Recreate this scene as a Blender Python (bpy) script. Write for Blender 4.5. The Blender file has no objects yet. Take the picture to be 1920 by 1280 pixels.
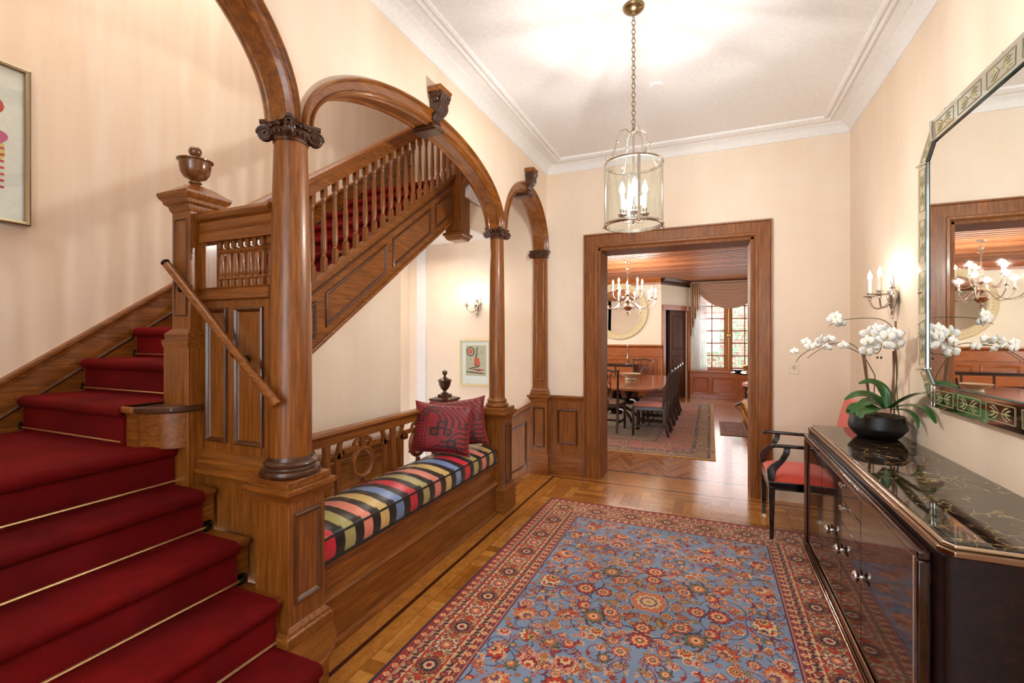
import bpy, bmesh, math, random
import numpy as np
from mathutils import Vector, Matrix
random.seed(7)
PI = math.pi
scn = bpy.context.scene
C = scn.collection

# ------------------------------------------------------------ camera, world, lights, exposure
cam_d = bpy.data.cameras.new('camera'); cam = bpy.data.objects.new('camera', cam_d); C.objects.link(cam)
cam_d.sensor_width = 36; cam_d.lens = 868 / 1920 * 36; cam_d.shift_y = -8 / 1920
cam_d.clip_start = 0.02; cam_d.clip_end = 200
cam.location = (0, 0, 1.5); cam.rotation_euler = (PI / 2, 0, math.atan2(372, 868))
scn.camera = cam
vs = scn.view_settings
vs.view_transform = 'Standard'; vs.look = 'None'; vs.gamma = 1.0; vs.use_curve_mapping = False
vs.exposure = 0.0
scn.cycles.use_denoising = True
scn.cycles.max_bounces = 8; scn.cycles.transparent_max_bounces = 12
scn.cycles.sample_clamp_indirect = 6.0
scn.cycles.caustics_reflective = False; scn.cycles.caustics_refractive = False
w = bpy.data.worlds.new('sky'); scn.world = w; w.use_nodes = True
bg = w.node_tree.nodes['Background']; bg.inputs[0].default_value = (0.80, 0.90, 1.0, 1); bg.inputs[1].default_value = 7.0

def area(name, loc, aim, sx, sy, power, col):
    d = bpy.data.lights.new(name, 'AREA'); d.shape = 'RECTANGLE'; d.size = sx; d.size_y = sy
    d.energy = power; d.color = col
    o = bpy.data.objects.new(name, d); C.objects.link(o); o.location = loc
    o.rotation_euler = (Vector(aim) - Vector(loc)).to_track_quat('-Z', 'Y').to_euler()
    return o
# bay window daylight; the front, stair and dining side lights are added fills
area('fill_behind_camera', (-0.25, -2.75, 1.75), (-0.25, 3, 1.7), 2.2, 2.6, 8, (1.0, 0.97, 0.94))  # added fill in front of the made-up door
area('fill_front_hall', (-0.25, -1.2, 3.2), (-0.3, 0.6, 0), 1.6, 1.6, 9, (1.0, 0.97, 0.94))  # added soft fill under the ceiling, no lamp hangs here
area('fill_above_stairs', (-2.7, 1.6, 4.7), (-2.7, 1.6, 0), 1.2, 2.8, 42, (1.0, 0.95, 0.89))  # added fill below the closed stair ceiling, which has no skylight
area('daylight_bay_window', (0.45, 12.3, 1.7), (-0.4, 7, 0.9), 1.6, 1.9, 16, (0.93, 0.96, 1.0))
area('fill_dining_side', (-4.6, 8.6, 1.8), (0, 8.4, 1.2), 2.6, 1.6, 110, (1.0, 0.96, 0.90))  # added fill; the side window was made up to explain it
area('area_under_landing', (-2.9, 4.2, 2.45), (-2.9, 4.3, 0), 0.5, 0.5, 9, (1.0, 0.9, 0.78))  # unseen area light under the landing, no fixture built

# ------------------------------------------------------------ mesh helpers
class G:
    def __init__(s): s.v = []; s.f = []
    def add(s, vs_, fs):
        n = len(s.v); s.v += [tuple(p) for p in vs_]; s.f += [tuple(i + n for i in f) for f in fs]; return s
    def box(s, x0, x1, y0, y1, z0, z1):
        return s.add([(x, y, z) for x in (x0, x1) for y in (y0, y1) for z in (z0, z1)],
                     [(0, 1, 3, 2), (4, 6, 7, 5), (0, 4, 5, 1), (2, 3, 7, 6), (0, 2, 6, 4), (1, 5, 7, 3)])
    def prism(s, poly, ax, a0, a1):
        def P(p, a):
            return (a, p[0], p[1]) if ax == 'x' else (p[0], a, p[1]) if ax == 'y' else (p[0], p[1], a)
        n = len(poly)
        return s.add([P(p, a0) for p in poly] + [P(p, a1) for p in poly],
                     [tuple(range(n)), tuple(range(2 * n - 1, n - 1, -1))] + [(i, (i + 1) % n, n + (i + 1) % n, n + i) for i in range(n)])
    def loft(s, rings, caps=True, close=False):
        n = len(rings[0]); m = len(rings); vs_ = [p for r in rings for p in r]; fs = []
        for k in range(m if close else m - 1):
            a = k * n; b = ((k + 1) % m) * n
            fs += [(a + i, a + (i + 1) % n, b + (i + 1) % n, b + i) for i in range(n)]
        if caps and not close: fs += [tuple(range(n - 1, -1, -1)), tuple(range((m - 1) * n, m * n))]
        return s.add(vs_, fs)
    def lathe(s, prof, c=(0, 0, 0), n=32, ax=(0, 0, 1), sy=1.0, a0=0):
        q = Vector((0, 0, 1)).rotation_difference(Vector(ax)); c = Vector(c)
        rings = []
        for r, z in prof:
            r = max(r, 0.0004)
            rings.append([tuple(q @ Vector((r * math.cos(a0 + 2 * PI * i / n), sy * r * math.sin(a0 + 2 * PI * i / n), z)) + c) for i in range(n)])
        return s.loft(rings)
    def tube(s, pts, r, n=8, close=False):
        pts = [Vector(p) for p in pts]; m = len(pts); rings = []; nrm = None
        for k in range(m):
            if close: t = pts[(k + 1) % m] - pts[k - 1]
            else: t = pts[min(k + 1, m - 1)] - pts[max(k - 1, 0)]
            t.normalize()
            if nrm is None:
                nrm = t.orthogonal().normalized() if abs(t.z) > .95 else t.cross(Vector((0, 0, 1))).normalized()
            nrm = (nrm - t * nrm.dot(t)).normalized(); b = t.cross(nrm)
            rr = r(k / (m - 1)) if callable(r) else r
            rings.append([tuple(pts[k] + nrm * math.cos(2 * PI * i / n) * rr + b * math.sin(2 * PI * i / n) * rr) for i in range(n)])
        return s.loft(rings, close=close)
    def beam(s, p0, p1, wd, ht, up=(0, 0, 1)):
        p0 = Vector(p0); p1 = Vector(p1); t = (p1 - p0).normalized(); u = Vector(up); u = (u - t * u.dot(t)).normalized(); b = t.cross(u)
        R = [[tuple(p + b * i * wd / 2 + u * j * ht / 2) for i, j in ((-1, -1), (1, -1), (1, 1), (-1, 1))] for p in (p0, p1)]
        return s.loft(R)
    def ring(s, poly, nrm, prof, cap=False):
        # mitred moulding along a flat convex polygon; prof = [(inset, height)]
        P = [Vector(p) for p in poly]; nrm = Vector(nrm).normalized(); n = len(P); cen = sum(P, Vector()) / n
        dirs = []
        for i in range(n):
            e0 = (P[i] - P[i - 1]).normalized(); e1 = (P[(i + 1) % n] - P[i]).normalized()
            n0 = nrm.cross(e0); n1 = nrm.cross(e1)
            if n0.dot(cen - P[i]) < 0: n0 = -n0; n1 = -n1
            b = n0 + n1; dirs.append(b / max(b.dot(n0), .05))
        rings = [[tuple(P[i] + dirs[i] * t + nrm * h) for i in range(n)] for t, h in prof]
        m = len(rings); vs_ = [p for r in rings for p in r]; fs = []
        for k in range(m - 1):
            a = k * n; b = a + n
            fs += [(a + i, a + (i + 1) % n, b + (i + 1) % n, b + i) for i in range(n)]
        if cap: fs.append(tuple(range((m - 1) * n, m * n)))
        return s.add(vs_, fs)
    def ball(s, c, r, n=16, m=10, sc=(1, 1, 1)):
        prof = [(math.sin(PI * i / m), -math.cos(PI * i / m)) for i in range(m + 1)]; rings = []
        for a, z in prof:
            a = max(a, .003)
            rings.append([(c[0] + r * sc[0] * a * math.cos(2 * PI * j / n), c[1] + r * sc[1] * a * math.sin(2 * PI * j / n), c[2] + r * sc[2] * z) for j in range(n)])
        return s.loft(rings)
    def xf(s, M, start=0):
        s.v[start:] = [tuple(M @ Vector(p)) for p in s.v[start:]]; return s

ORG = {}
def tag(o, label=None, cat=None, group=None, kind=None):
    if label: o['label'] = label
    if cat: o['category'] = cat
    if group: o['group'] = group
    if kind: o['kind'] = kind
    return o
def thing(name, label, cat, loc=(0, 0, 0), group=None):
    o = bpy.data.objects.new(name, None); o.empty_display_size = .05; C.objects.link(o); o.location = loc
    ORG[o] = Vector(loc); tag(o, label, cat, group); return o
def part(name, g, mat, parent=None, bevel=0, smooth=35, label=None, subd=0):
    org = ORG[parent] if parent is not None else Vector((0, 0, 0))
    me = bpy.data.meshes.new(name)
    me.from_pydata([(x - org.x, y - org.y, z - org.z) for x, y, z in g.v], [], g.f)
    bm = bmesh.new(); bm.from_mesh(me)
    bmesh.ops.recalc_face_normals(bm, faces=bm.faces); bm.to_mesh(me); bm.free()
    for p in me.polygons: p.use_smooth = True
    me.set_sharp_from_angle(angle=math.radians(smooth))
    o = bpy.data.objects.new(name, me); C.objects.link(o)
    if mat: me.materials.append(mat)
    if parent is not None: o.parent = parent
    ORG[o] = org
    if bevel:
        b = o.modifiers.new('bevel', 'BEVEL'); b.width = bevel; b.segments = 2; b.limit_method = 'ANGLE'; b.angle_limit = .6
    if subd:
        m = o.modifiers.new('sub', 'SUBSURF'); m.levels = subd; m.render_levels = subd
    if label: o['label'] = label
    return o
def solo(name, g, mat, label, cat, group=None, **k):
    o = part(name, g, mat, **k); return tag(o, label, cat, group)
def struct(name, g, mat, parent=None, **k):
    o = part(name, g, mat, parent, **k)
    if parent is None: o['kind'] = 'structure'
    return o
def dup(o, parent=None, loc=None, rz=None, label=None):
    kids = list(o.children); c = o.copy(); C.objects.link(c); ORG[c] = ORG[o].copy()
    if parent is not None: c.parent = parent
    if loc is not None: c.location = loc
    if rz is not None: c.rotation_euler = (0, 0, rz)
    if label: c['label'] = label
    for k in kids: dup(k, c)
    return c

# ------------------------------------------------------------ materials
def sr(r, g, b):
    f = lambda c: ((c / 255 + .055) / 1.055) ** 2.4 if c > 10 else c / 255 / 12.92
    return (f(r), f(g), f(b), 1)
def new(name):
    m = bpy.data.materials.new(name); m.use_nodes = True; t = m.node_tree; return m, t, t.nodes['Principled BSDF']
def N(t, typ, **k):
    n = t.nodes.new(typ)
    for a, b in k.items(): setattr(n, a, b)
    return n
def ramp(t, fac, stops, interp='LINEAR'):
    r = N(t, 'ShaderNodeValToRGB'); r.color_ramp.interpolation = interp; e = r.color_ramp.elements
    e[0].position = stops[0][0]; e[0].color = stops[0][1]; e[1].position = stops[-1][0]; e[1].color = stops[-1][1]
    for p, c in stops[1:-1]: x = e.new(p); x.color = c
    t.links.new(fac, r.inputs[0]); return r.outputs[0]
def coords(t, scale=(1, 1, 1), rot=(0, 0, 0), loc=(0, 0, 0), which='Object'):
    c = N(t, 'ShaderNodeTexCoord'); m = N(t, 'ShaderNodeMapping'); t.links.new(c.outputs[which], m.inputs[0])
    m.inputs[1].default_value = loc; m.inputs[2].default_value = rot; m.inputs[3].default_value = scale; return m.outputs[0]
def noise(t, vec, scale, detail=4, rough=.5, dist=0):
    n = N(t, 'ShaderNodeTexNoise'); t.links.new(vec, n.inputs['Vector']); n.inputs['Scale'].default_value = scale
    n.inputs['Detail'].default_value = detail; n.inputs['Roughness'].default_value = rough; n.inputs['Distortion'].default_value = dist; return n.outputs['Fac']
def bump(t, p, h, st=.2, dist=.01):
    b = N(t, 'ShaderNodeBump'); b.inputs['Strength'].default_value = st; b.inputs['Distance'].default_value = dist
    t.links.new(h, b.inputs['Height']); t.links.new(b.outputs[0], p.inputs['Normal'])
def mix(t, fac, a, b, mode='MIX'):
    m = N(t, 'ShaderNodeMix', data_type='RGBA', blend_type=mode)
    if isinstance(fac, float): m.inputs[0].default_value = fac
    else: t.links.new(fac, m.inputs[0])
    for i, x in ((6, a), (7, b)):
        if isinstance(x, tuple): m.inputs[i].default_value = x
        else: t.links.new(x, m.inputs[i])
    return m.outputs[2]
def plain(name, col, rough=.5, metal=0, coat=0, emit=None, es=0, sheen=0, spec=None):
    m, t, p = new(name); p.inputs['Base Color'].default_value = col; p.inputs['Roughness'].default_value = rough
    p.inputs['Metallic'].default_value = metal; p.inputs['Coat Weight'].default_value = coat
    if sheen: p.inputs['Sheen Weight'].default_value = sheen
    if spec is not None: p.inputs['Specular IOR Level'].default_value = spec
    if emit: p.inputs['Emission Color'].default_value = emit; p.inputs['Emission Strength'].default_value = es
    if metal < .5 and not emit:
        v = coords(t); n = noise(t, v, 40, 3); c = mix(t, n, tuple(x * .9 for x in col[:3]) + (1,), tuple(min(1, x * 1.08) for x in col[:3]) + (1,)); t.links.new(c, p.inputs['Base Color'])
    return m
def wood(name, cols, axis='z', rough=.36, coat=.16, sc=1.0, st=.12):
    m, t, p = new(name)
    s = {'x': (1.2, 22, 22), 'y': (22, 1.2, 22), 'z': (22, 22, 1.2)}[axis]
    v = coords(t, tuple(a * sc for a in s)); n1 = noise(t, v, 3.4, 7, .66, .35)
    s2 = {'x': (3, 60, 60), 'y': (60, 3, 60), 'z': (60, 60, 3)}[axis]
    n2 = noise(t, coords(t, s2), 2.0, 3, .6)
    big = noise(t, coords(t, tuple(.25 * a for a in s)), 1.0, 3, .5)
    c1 = ramp(t, n1, [(.22, cols[0]), (.5, cols[1]), (.78, cols[2])])
    c2 = ramp(t, n2, [(.35, (.62, .62, .62, 1)), (.6, (1, 1, 1, 1))])
    c3 = ramp(t, big, [(.3, (.88, .85, .82, 1)), (.65, (1.0, 1.0, 1.0, 1))])
    c = mix(t, 1.0, mix(t, .55, c1, c2, 'MULTIPLY'), c3, 'MULTIPLY')
    t.links.new(c, p.inputs['Base Color']); p.inputs['Roughness'].default_value = rough
    p.inputs['Coat Weight'].default_value = coat; p.inputs['Coat Roughness'].default_value = .12
    bump(t, p, n2, st, .002); return m
OAK = (sr(80, 40, 10), sr(140, 80, 26), sr(184, 117, 48))
oak = {a: wood('oak_' + a, OAK, a) for a in 'xyz'}
darkoak = wood('dark_carved_oak', (sr(48, 25, 12), sr(76, 42, 21), sr(104, 62, 34)), 'z', .35, .2)
mould = wood('oak_moulding', (sr(50, 24, 8), sr(88, 46, 16), sr(122, 70, 28)), 'z', .3, .35)
archoak = wood('oak_arch', OAK, 'y', .3, .35, .42)
MAH = (sr(120, 58, 24), sr(176, 98, 46), sr(206, 128, 70))
mahog = {a: wood('dining_oak_' + a, MAH, a, .3, .4) for a in 'xyz'}
chairwood = wood('mahogany', (sr(28, 12, 8), sr(46, 22, 14), sr(66, 32, 20)), 'z', .25, .5)
tablewood = wood('table_mahogany', (sr(110, 52, 24), sr(158, 84, 42), sr(182, 104, 56)), 'y', .12, .8)

def plaster(name, a, b, c, streak=.5):
    m, t, p = new(name)
    n1 = noise(t, coords(t, (1, 1, 1)), .9, 5, .6, .5); n2 = noise(t, coords(t, (7, 7, .8)), 1.2, 3, .55)
    k = ramp(t, n1, [(.3, a), (.5, b), (.72, c)])
    k2 = ramp(t, n2, [(.35, a), (.5, b), (.65, c)])
    t.links.new(mix(t, streak, k, k2), p.inputs['Base Color']); p.inputs['Roughness'].default_value = .75
    bump(t, p, noise(t, coords(t), 60, 3), .06, .002); return m
wallm = plaster('cream_glazed_plaster', sr(238, 215, 190), sr(243, 224, 203), sr(248, 233, 216), .18)
stairwall = plaster('combed_cream_plaster', sr(238, 213, 185), sr(243, 222, 199), sr(248, 232, 213), .6)
dinwall = plaster('pale_cream_paint', sr(236, 228, 206), sr(239, 232, 212), sr(242, 236, 218), .2)
white = plain('white_paint', sr(244, 243, 243), .6)
ceilm = plain('ceiling_white', sr(246, 246, 248), .8)
brass = plain('aged_brass', sr(150, 130, 92), .28, 1)
silver = plain('silver_metal', sr(196, 190, 180), .22, 1)
chrome = plain('chrome', sr(215, 210, 205), .08, 1)
gold = plain('gilt', sr(214, 160, 60), .3, 1)
iron = plain('dark_bronze', sr(46, 34, 26), .35, .9)
brassrod = plain('polished_brass_rod', sr(246, 220, 166), .35, 1)
flame = plain('lit_candle_bulb', sr(255, 240, 215), .4, 0, 0, (1.0, .93, .82, 1), 120)
flame_l = plain('lit_lantern_bulb', sr(255, 240, 215), .4, 0, 0, (1.0, .955, .90, 1), 1480)
flame_d = plain('lit_chandelier_bulb', sr(255, 240, 215), .4, 0, 0, (1.0, .93, .84, 1), 620)
candle = plain('ivory_candle_sleeve', sr(244, 238, 226), .5)
black = plain('black_lacquer', sr(14, 12, 14), .12, 0, .8)
blackpot = plain('matt_black_ceramic', sr(22, 21, 23), .42)
redcloth = plain('coral_red_wool', sr(222, 78, 56), .8, sheen=.3)
mirror_m = plain('mirror_glass', (.93, .96, .95, 1), .015, 1)
etched = plain('etched_mirror_glass', sr(230, 232, 224), .06, 1)
etch = plain('etched_leaf', sr(172, 166, 122), .55, .2)
greenglass = plain('bevelled_edge_glass', sr(58, 92, 86), .25, .6)
leafm = plain('orchid_leaf', sr(46, 92, 34), .35, coat=.3)
petal = plain('white_orchid_petal', sr(250, 246, 240), .6)
lip = plain('orchid_lip', sr(226, 190, 110), .6)
stem = plain('orchid_stem', sr(78, 74, 30), .5)
stake = plain('bamboo_stake', sr(120, 84, 58), .6)
soil = plain('bark_moss', sr(86, 68, 48), .95)
plate_m = plain('ivory_switch_plate', sr(238, 222, 200), .4)
def glassmat(name, tint, base=.04):
    m, t, p = new(name); t.nodes.remove(p)
    tr = N(t, 'ShaderNodeBsdfTransparent'); tr.inputs[0].default_value = tint
    gl = N(t, 'ShaderNodeBsdfGlossy'); gl.inputs['Roughness'].default_value = .02
    lw = N(t, 'ShaderNodeLayerWeight'); lw.inputs[0].default_value = .5
    pw = N(t, 'ShaderNodeMath', operation='POWER'); t.links.new(lw.outputs['Facing'], pw.inputs[0]); pw.inputs[1].default_value = 4
    fr = N(t, 'ShaderNodeMath', operation='MULTIPLY_ADD'); t.links.new(pw.outputs[0], fr.inputs[0]); fr.inputs[1].default_value = .5; fr.inputs[2].default_value = base
    ms = N(t, 'ShaderNodeMixShader'); t.links.new(fr.outputs[0], ms.inputs[0]); t.links.new(tr.outputs[0], ms.inputs[1]); t.links.new(gl.outputs[0], ms.inputs[2])
    t.links.new(ms.outputs[0], t.nodes['Material Output'].inputs[0]); return m
glass = glassmat('clear_glass', (.97, .99, .98, 1), .05)
sheer_m = None
def velvet(name, a, b, c):
    m, t, p = new(name)
    n1 = noise(t, coords(t), 2.2, 4, .6); n2 = noise(t, coords(t), 160, 3, .7)
    k = ramp(t, n1, [(.3, a), (.5, b), (.72, c)]); t.links.new(mix(t, .35, k, ramp(t, n2, [(.3, (.55, .55, .55, 1)), (.7, (1.15, 1.15, 1.15, 1))]), 'MULTIPLY'), p.inputs['Base Color'])
    p.inputs['Roughness'].default_value = .85; p.inputs['Sheen Weight'].default_value = .06; p.inputs['Sheen Tint'].default_value = sr(230, 40, 30)
    p.inputs['Specular IOR Level'].default_value = .15
    bump(t, p, n2, .5, .004); return m
carpet = velvet('red_stair_carpet', sr(84, 3, 6), sr(104, 6, 8), sr(126, 12, 11))
def marble_m():
    m, t, p = new('portoro_marble')
    v = coords(t, (1, 1, 1)); w1 = N(t, 'ShaderNodeTexNoise'); t.links.new(v, w1.inputs['Vector']); w1.inputs['Scale'].default_value = 3; w1.inputs['Detail'].default_value = 8
    mm = N(t, 'ShaderNodeVectorMath', operation='MULTIPLY_ADD'); t.links.new(w1.outputs['Color'], mm.inputs[0]); mm.inputs[1].default_value = (.5, .5, .5); t.links.new(v, mm.inputs[2])
    vo = N(t, 'ShaderNodeTexVoronoi', feature='DISTANCE_TO_EDGE'); t.links.new(mm.outputs[0], vo.inputs['Vector']); vo.inputs['Scale'].default_value = 11
    msk = noise(t, v, 4, 5, .7)
    vein = ramp(t, vo.outputs['Distance'], [(0, (1, 1, 1, 1)), (.012, (.7, .7, .7, 1)), (.036, (0, 0, 0, 1))])
    mk = ramp(t, msk, [(.42, (0, 0, 0, 1)), (.58, (.9, .9, .9, 1))])
    vm = mix(t, 1.0, vein, mk, 'MULTIPLY')
    base = ramp(t, noise(t, v, 2.5, 6, .6), [(.35, sr(24, 17, 14)), (.6, sr(48, 36, 28)), (.8, sr(84, 66, 50))])
    t.links.new(mix(t, vm, base, sr(204, 172, 116)), p.inputs['Base Color']); p.inputs['Roughness'].default_value = .04
    p.inputs['Specular IOR Level'].default_value = 1.0; return m
marble = marble_m()
def macassar(name, a, b, c, axis='y'):
    m, t, p = new(name)
    s = {'y': (20, 1.0, 26), 'z': (24, 24, 1)}[axis]
    n1 = noise(t, coords(t, s), 1.3, 6, .6, .8)
    t.links.new(ramp(t, n1, [(.3, a), (.52, b), (.72, c)]), p.inputs['Base Color']); p.inputs['Roughness'].default_value = .1
    p.inputs['Coat Weight'].default_value = .4; p.inputs['Coat Roughness'].default_value = .03; return m
ebony = macassar('macassar_ebony', sr(16, 7, 7), sr(38, 15, 13), sr(72, 32, 25))
ebonyd = macassar('macassar_ebony_dark', sr(12, 6, 6), sr(24, 9, 9), sr(42, 17, 14)); _p = ebonyd.node_tree.nodes['Principled BSDF']; _p.inputs['Roughness'].default_value = .3; _p.inputs['Coat Weight'].default_value = 0; _p.inputs['Specular IOR Level'].default_value = .25
bronze = plain('polished_bronze_trim', sr(150, 126, 108), .18, 1)

def parquet(name, cols, mode='hall'):
    m, t, p = new(name)
    v = coords(t)
    sep = N(t, 'ShaderNodeSeparateXYZ'); t.links.new(v, sep.inputs[0])
    def M(op, a, b=None, c=None):
        n = N(t, 'ShaderNodeMath', operation=op)
        for i, x in enumerate((a, b, c)):
            if x is None: continue
            if isinstance(x, (int, float)): n.inputs[i].default_value = x
            else: t.links.new(x, n.inputs[i])
        return n.outputs[0]
    X, Y = sep.outputs[0], sep.outputs[1]
    T = .30 if mode == 'hall' else .42
    if mode == 'hall':
        cx = M('FLOOR', M('DIVIDE', X, T)); cy = M('FLOOR', M('DIVIDE', Y, T))
        chk = M('ABSOLUTE', M('MODULO', M('ADD', cx, cy), 2))
        chk = M('GREATER_THAN', chk, .5)
        a = M('ADD', M('MULTIPLY', X, chk), M('MULTIPLY', Y, M('SUBTRACT', 1, chk)))
        strip = M('FLOOR', M('DIVIDE', a, .075)); fr = M('FRACT', M('DIVIDE', a, .075))
        fx = M('FRACT', M('DIVIDE', X, T)); fy = M('FRACT', M('DIVIDE', Y, T))
        # plain border boards along the walls outside the inlay line
        bord = M('LESS_THAN', X, -1.46); bord2 = M('GREATER_THAN', Y, 4.66)
        anyb = M('MAXIMUM', bord, bord2)
        comb = N(t, 'ShaderNodeCombineXYZ'); t.links.new(M('ADD', M('MULTIPLY', cx, 3.7), strip), comb.inputs[0]); t.links.new(M('ADD', cy, M('MULTIPLY', strip, 1.3)), comb.inputs[1])
        wn = N(t, 'ShaderNodeTexWhiteNoise'); t.links.new(comb.outputs[0], wn.inputs[0])
        rnd = mix(t, anyb, wn.outputs['Value'], (.55, .55, .55, 1))
        gap = M('MAXIMUM', M('LESS_THAN', fr, .025), M('MAXIMUM', M('LESS_THAN', fx, .008), M('LESS_THAN', fy, .008)))
        gap = M('MULTIPLY', gap, M('SUBTRACT', 1, anyb))
        for q, wd in ((M('SUBTRACT', X, -1.46), .0025), (M('SUBTRACT', Y, 4.66), .0025), (M('SUBTRACT', X, -1.69), .003)):
            gap = M('MAXIMUM', gap, M('LESS_THAN', M('ABSOLUTE', q), wd))
        # dark inlay line
        i1 = M('MULTIPLY', M('LESS_THAN', M('ABSOLUTE', M('SUBTRACT', X, -1.555)), .0125), M('MULTIPLY', M('LESS_THAN', Y, 4.772), M('GREATER_THAN', Y, 1.50)))
        i2 = M('MULTIPLY', M('LESS_THAN', M('ABSOLUTE', M('SUBTRACT', Y, 4.76)), .0125), M('GREATER_THAN', X, -1.567))
        i3 = M('MULTIPLY', M('LESS_THAN', M('ABSOLUTE', M('SUBTRACT', Y, 1.51)), .0125), M('GREATER_THAN', X, -1.567))
        inl = M('MAXIMUM', i1, M('MAXIMUM', i2, i3))
    else:
        # herringbone-like V bands
        u = M('ADD', Y, M('ABSOLUTE', M('SUBTRACT', M('FRACT', M('DIVIDE', X, T)), .5)) if False else M('MULTIPLY', M('ABSOLUTE', M('SUBTRACT', M('FRACT', M('DIVIDE', X, T)), .5)), T * 2))
        strip = M('FLOOR', M('DIVIDE', u, .07)); fr = M('FRACT', M('DIVIDE', u, .07))
        half = M('FLOOR', M('DIVIDE', X, T / 2))
        comb = N(t, 'ShaderNodeCombineXYZ'); t.links.new(half, comb.inputs[0]); t.links.new(strip, comb.inputs[1])
        wn = N(t, 'ShaderNodeTexWhiteNoise'); t.links.new(comb.outputs[0], wn.inputs[0]); rnd = wn.outputs['Value']
        gap = M('LESS_THAN', fr, .03)
        d1 = M('LESS_THAN', M('ABSOLUTE', M('SUBTRACT', Y, 5.24)), .02); d2 = M('LESS_THAN', M('ABSOLUTE', M('SUBTRACT', Y, 4.90)), .012)
        inl = M('MAXIMUM', d1, d2)
    gr = noise(t, coords(t, (9, 9, 9)), 1.5, 6, .6, 1.5); gr2 = noise(t, coords(t, (60, 6, 30)), 1.5, 4, .6)
    c = ramp(t, rnd, [(0, cols[0]), (.5, cols[1]), (1, cols[2])])
    c = mix(t, .6, c, ramp(t, gr, [(.3, (.62, .55, .45, 1)), (.6, (1.1, 1.08, 1.05, 1))]), 'MULTIPLY')
    c = mix(t, .35, c, ramp(t, gr2, [(.35, (.6, .55, .5, 1)), (.6, (1, 1, 1, 1))]), 'MULTIPLY')
    c = mix(t, M('MULTIPLY', gap, .6), c, sr(60, 32, 12)); c = mix(t, inl, c, sr(62, 22, 12))
    t.links.new(c, p.inputs['Base Color']); p.inputs['Roughness'].default_value = .2
    p.inputs['Coat Weight'].default_value = .5; p.inputs['Coat Roughness'].default_value = .1
    bump(t, p, gr, .05, .003); return m
floorm = parquet('oak_parquet', (sr(158, 98, 36), sr(188, 124, 52), sr(210, 148, 70)))
floord = parquet('dining_parquet', (sr(150, 92, 50), sr(178, 116, 68), sr(198, 138, 88)), 'din')
# ------------------------------------------------------------ room shell
XR = 1.12; XL = -1.67; XB = -1.80; YB = 4.87; YD = 5.2; ZC = 3.37; XS = -3.5
struct('floor', G().box(XB, XR, -3, YD, -.12, 0), floorm)
struct('floor', G().box(-5, 1.9, YD, 12.7, -.12, 0), floord)
struct('wall_right', G().box(XR, XR + .12, -3.1, YB, 0, 3.5), wallm)
g = G(); g.box(XS, -1.094, YB, YD, -1.6, 4.85).box(.374, XR + .12, YB, YD, 0, 4.85).box(-1.094, .374, YB, YD, 2.44, 4.85)
struct('wall_back', g, wallm)
struct('wall_stair', G().box(XS - .12, XS, -1.32, YD, -1.6, 4.85), stairwall)
struct('wall_stair_near', G().box(XS, XB, -1.32, -1.2, 0, 4.85), wallm)
g = G(); g.box(-1.9, -1.45, -3.2, -3.1, 0, 3.5).box(.95, XR + .12, -3.2, -3.1, 0, 3.5).box(-1.45, .95, -3.2, -3.1, 3.1, 3.5)
struct('wall_front', g, wallm)
struct('ceiling_stair', G().box(XS, XB, -1.32, YD, 4.85, 4.95), ceilm)
struct('ceiling', G().box(XB, XR + .12, -3.2, YB, ZC, ZC + .12), ceilm)
# made-up glazed door behind the camera, added to let daylight in
d = struct('added_door', G().box(-1.45, -1.38, -3.16, -3.1, 0, 3.1).box(.88, .95, -3.16, -3.1, 0, 3.1).box(-1.38, .88, -3.16, -3.1, 3.03, 3.1).box(-.3, -.2, -3.16, -3.1, 0, 3.03).box(-1.38, .88, -3.16, -3.1, 0, .7), mahog['z'], bevel=.004)
part('door_glass', G().box(-1.38, -.3, -3.132, -3.128, .7, 3.03).box(-.2, .88, -3.132, -3.128, .7, 3.03), glass, d)

# the three arches (centre y, half width, rise) springing at z 2.45
ARCH = [(0.150, 1.35, .80), (2.605, 1.085, .53), (4.285, .59, .58)]; ZS = 2.44
def zb(y):
    for c, a, h in ARCH:
        a -= .035; h -= .06
        if abs(y - c) < a: return ZS + h * math.sqrt(max(0, 1 - ((y - c) / a) ** 2))
    return ZS
ys = set([-1.20, YB])
for c, a, h in ARCH:
    for k in range(41): ys.add(round(c - (a - .035) * math.cos(PI * k / 40), 5))
ys = sorted(y for y in ys if -1.2 <= y <= YB)
g = G(); g.box(XB, XL, -3.1, -1.20, 0, 4.85)
rings = [[(XL, y, zb(y)), (XL, y, 4.85), (XB, y, 4.85), (XB, y, zb(y))] for y in ys]
g.loft(rings); struct('wall_arcade', g, wallm)

def archivolt(c, a, h, nm, lab):
    prof = [(0, -1.672), (0, -1.650), (.007, -1.640), (.015, -1.642), (.019, -1.652), (.025, -1.658), (.070, -1.660), (.073, -1.650), (.079, -1.645), (.086, -1.650), (.092, -1.662),
            (.100, -1.668), (.104, -1.680), (.098, -1.686), (.098, -1.766), (.106, -1.772), (.106, -1.786), (.098, -1.798), (.084, -1.812), (.024, -1.812), (0, -1.82), (0, -1.795)]
    rings = []; n = 56
    for k in range(n + 1):
        th = PI * k / n; r = []
        for dd, x in prof:
            r.append((x, c - (a - .6 * dd) * math.cos(th), ZS + (h - dd) * math.sin(th)))
        rings.append(r)
    t = thing('wooden_arch', lab, 'arch', (-1.73, c, ZS), 'oak arches of the arcade')
    part('archivolt', G().loft(rings), archoak, t, smooth=24); return t
labs = ['largest oak arch over the red-carpeted stairs, cut by the top left edge', 'wide oak arch above the striped bench with a carved scroll keystone', 'narrow oak arch beside the back wall, right of the slim column']
arch_t = [archivolt(*ARCH[i], i, labs[i]) for i in range(3)]

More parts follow.
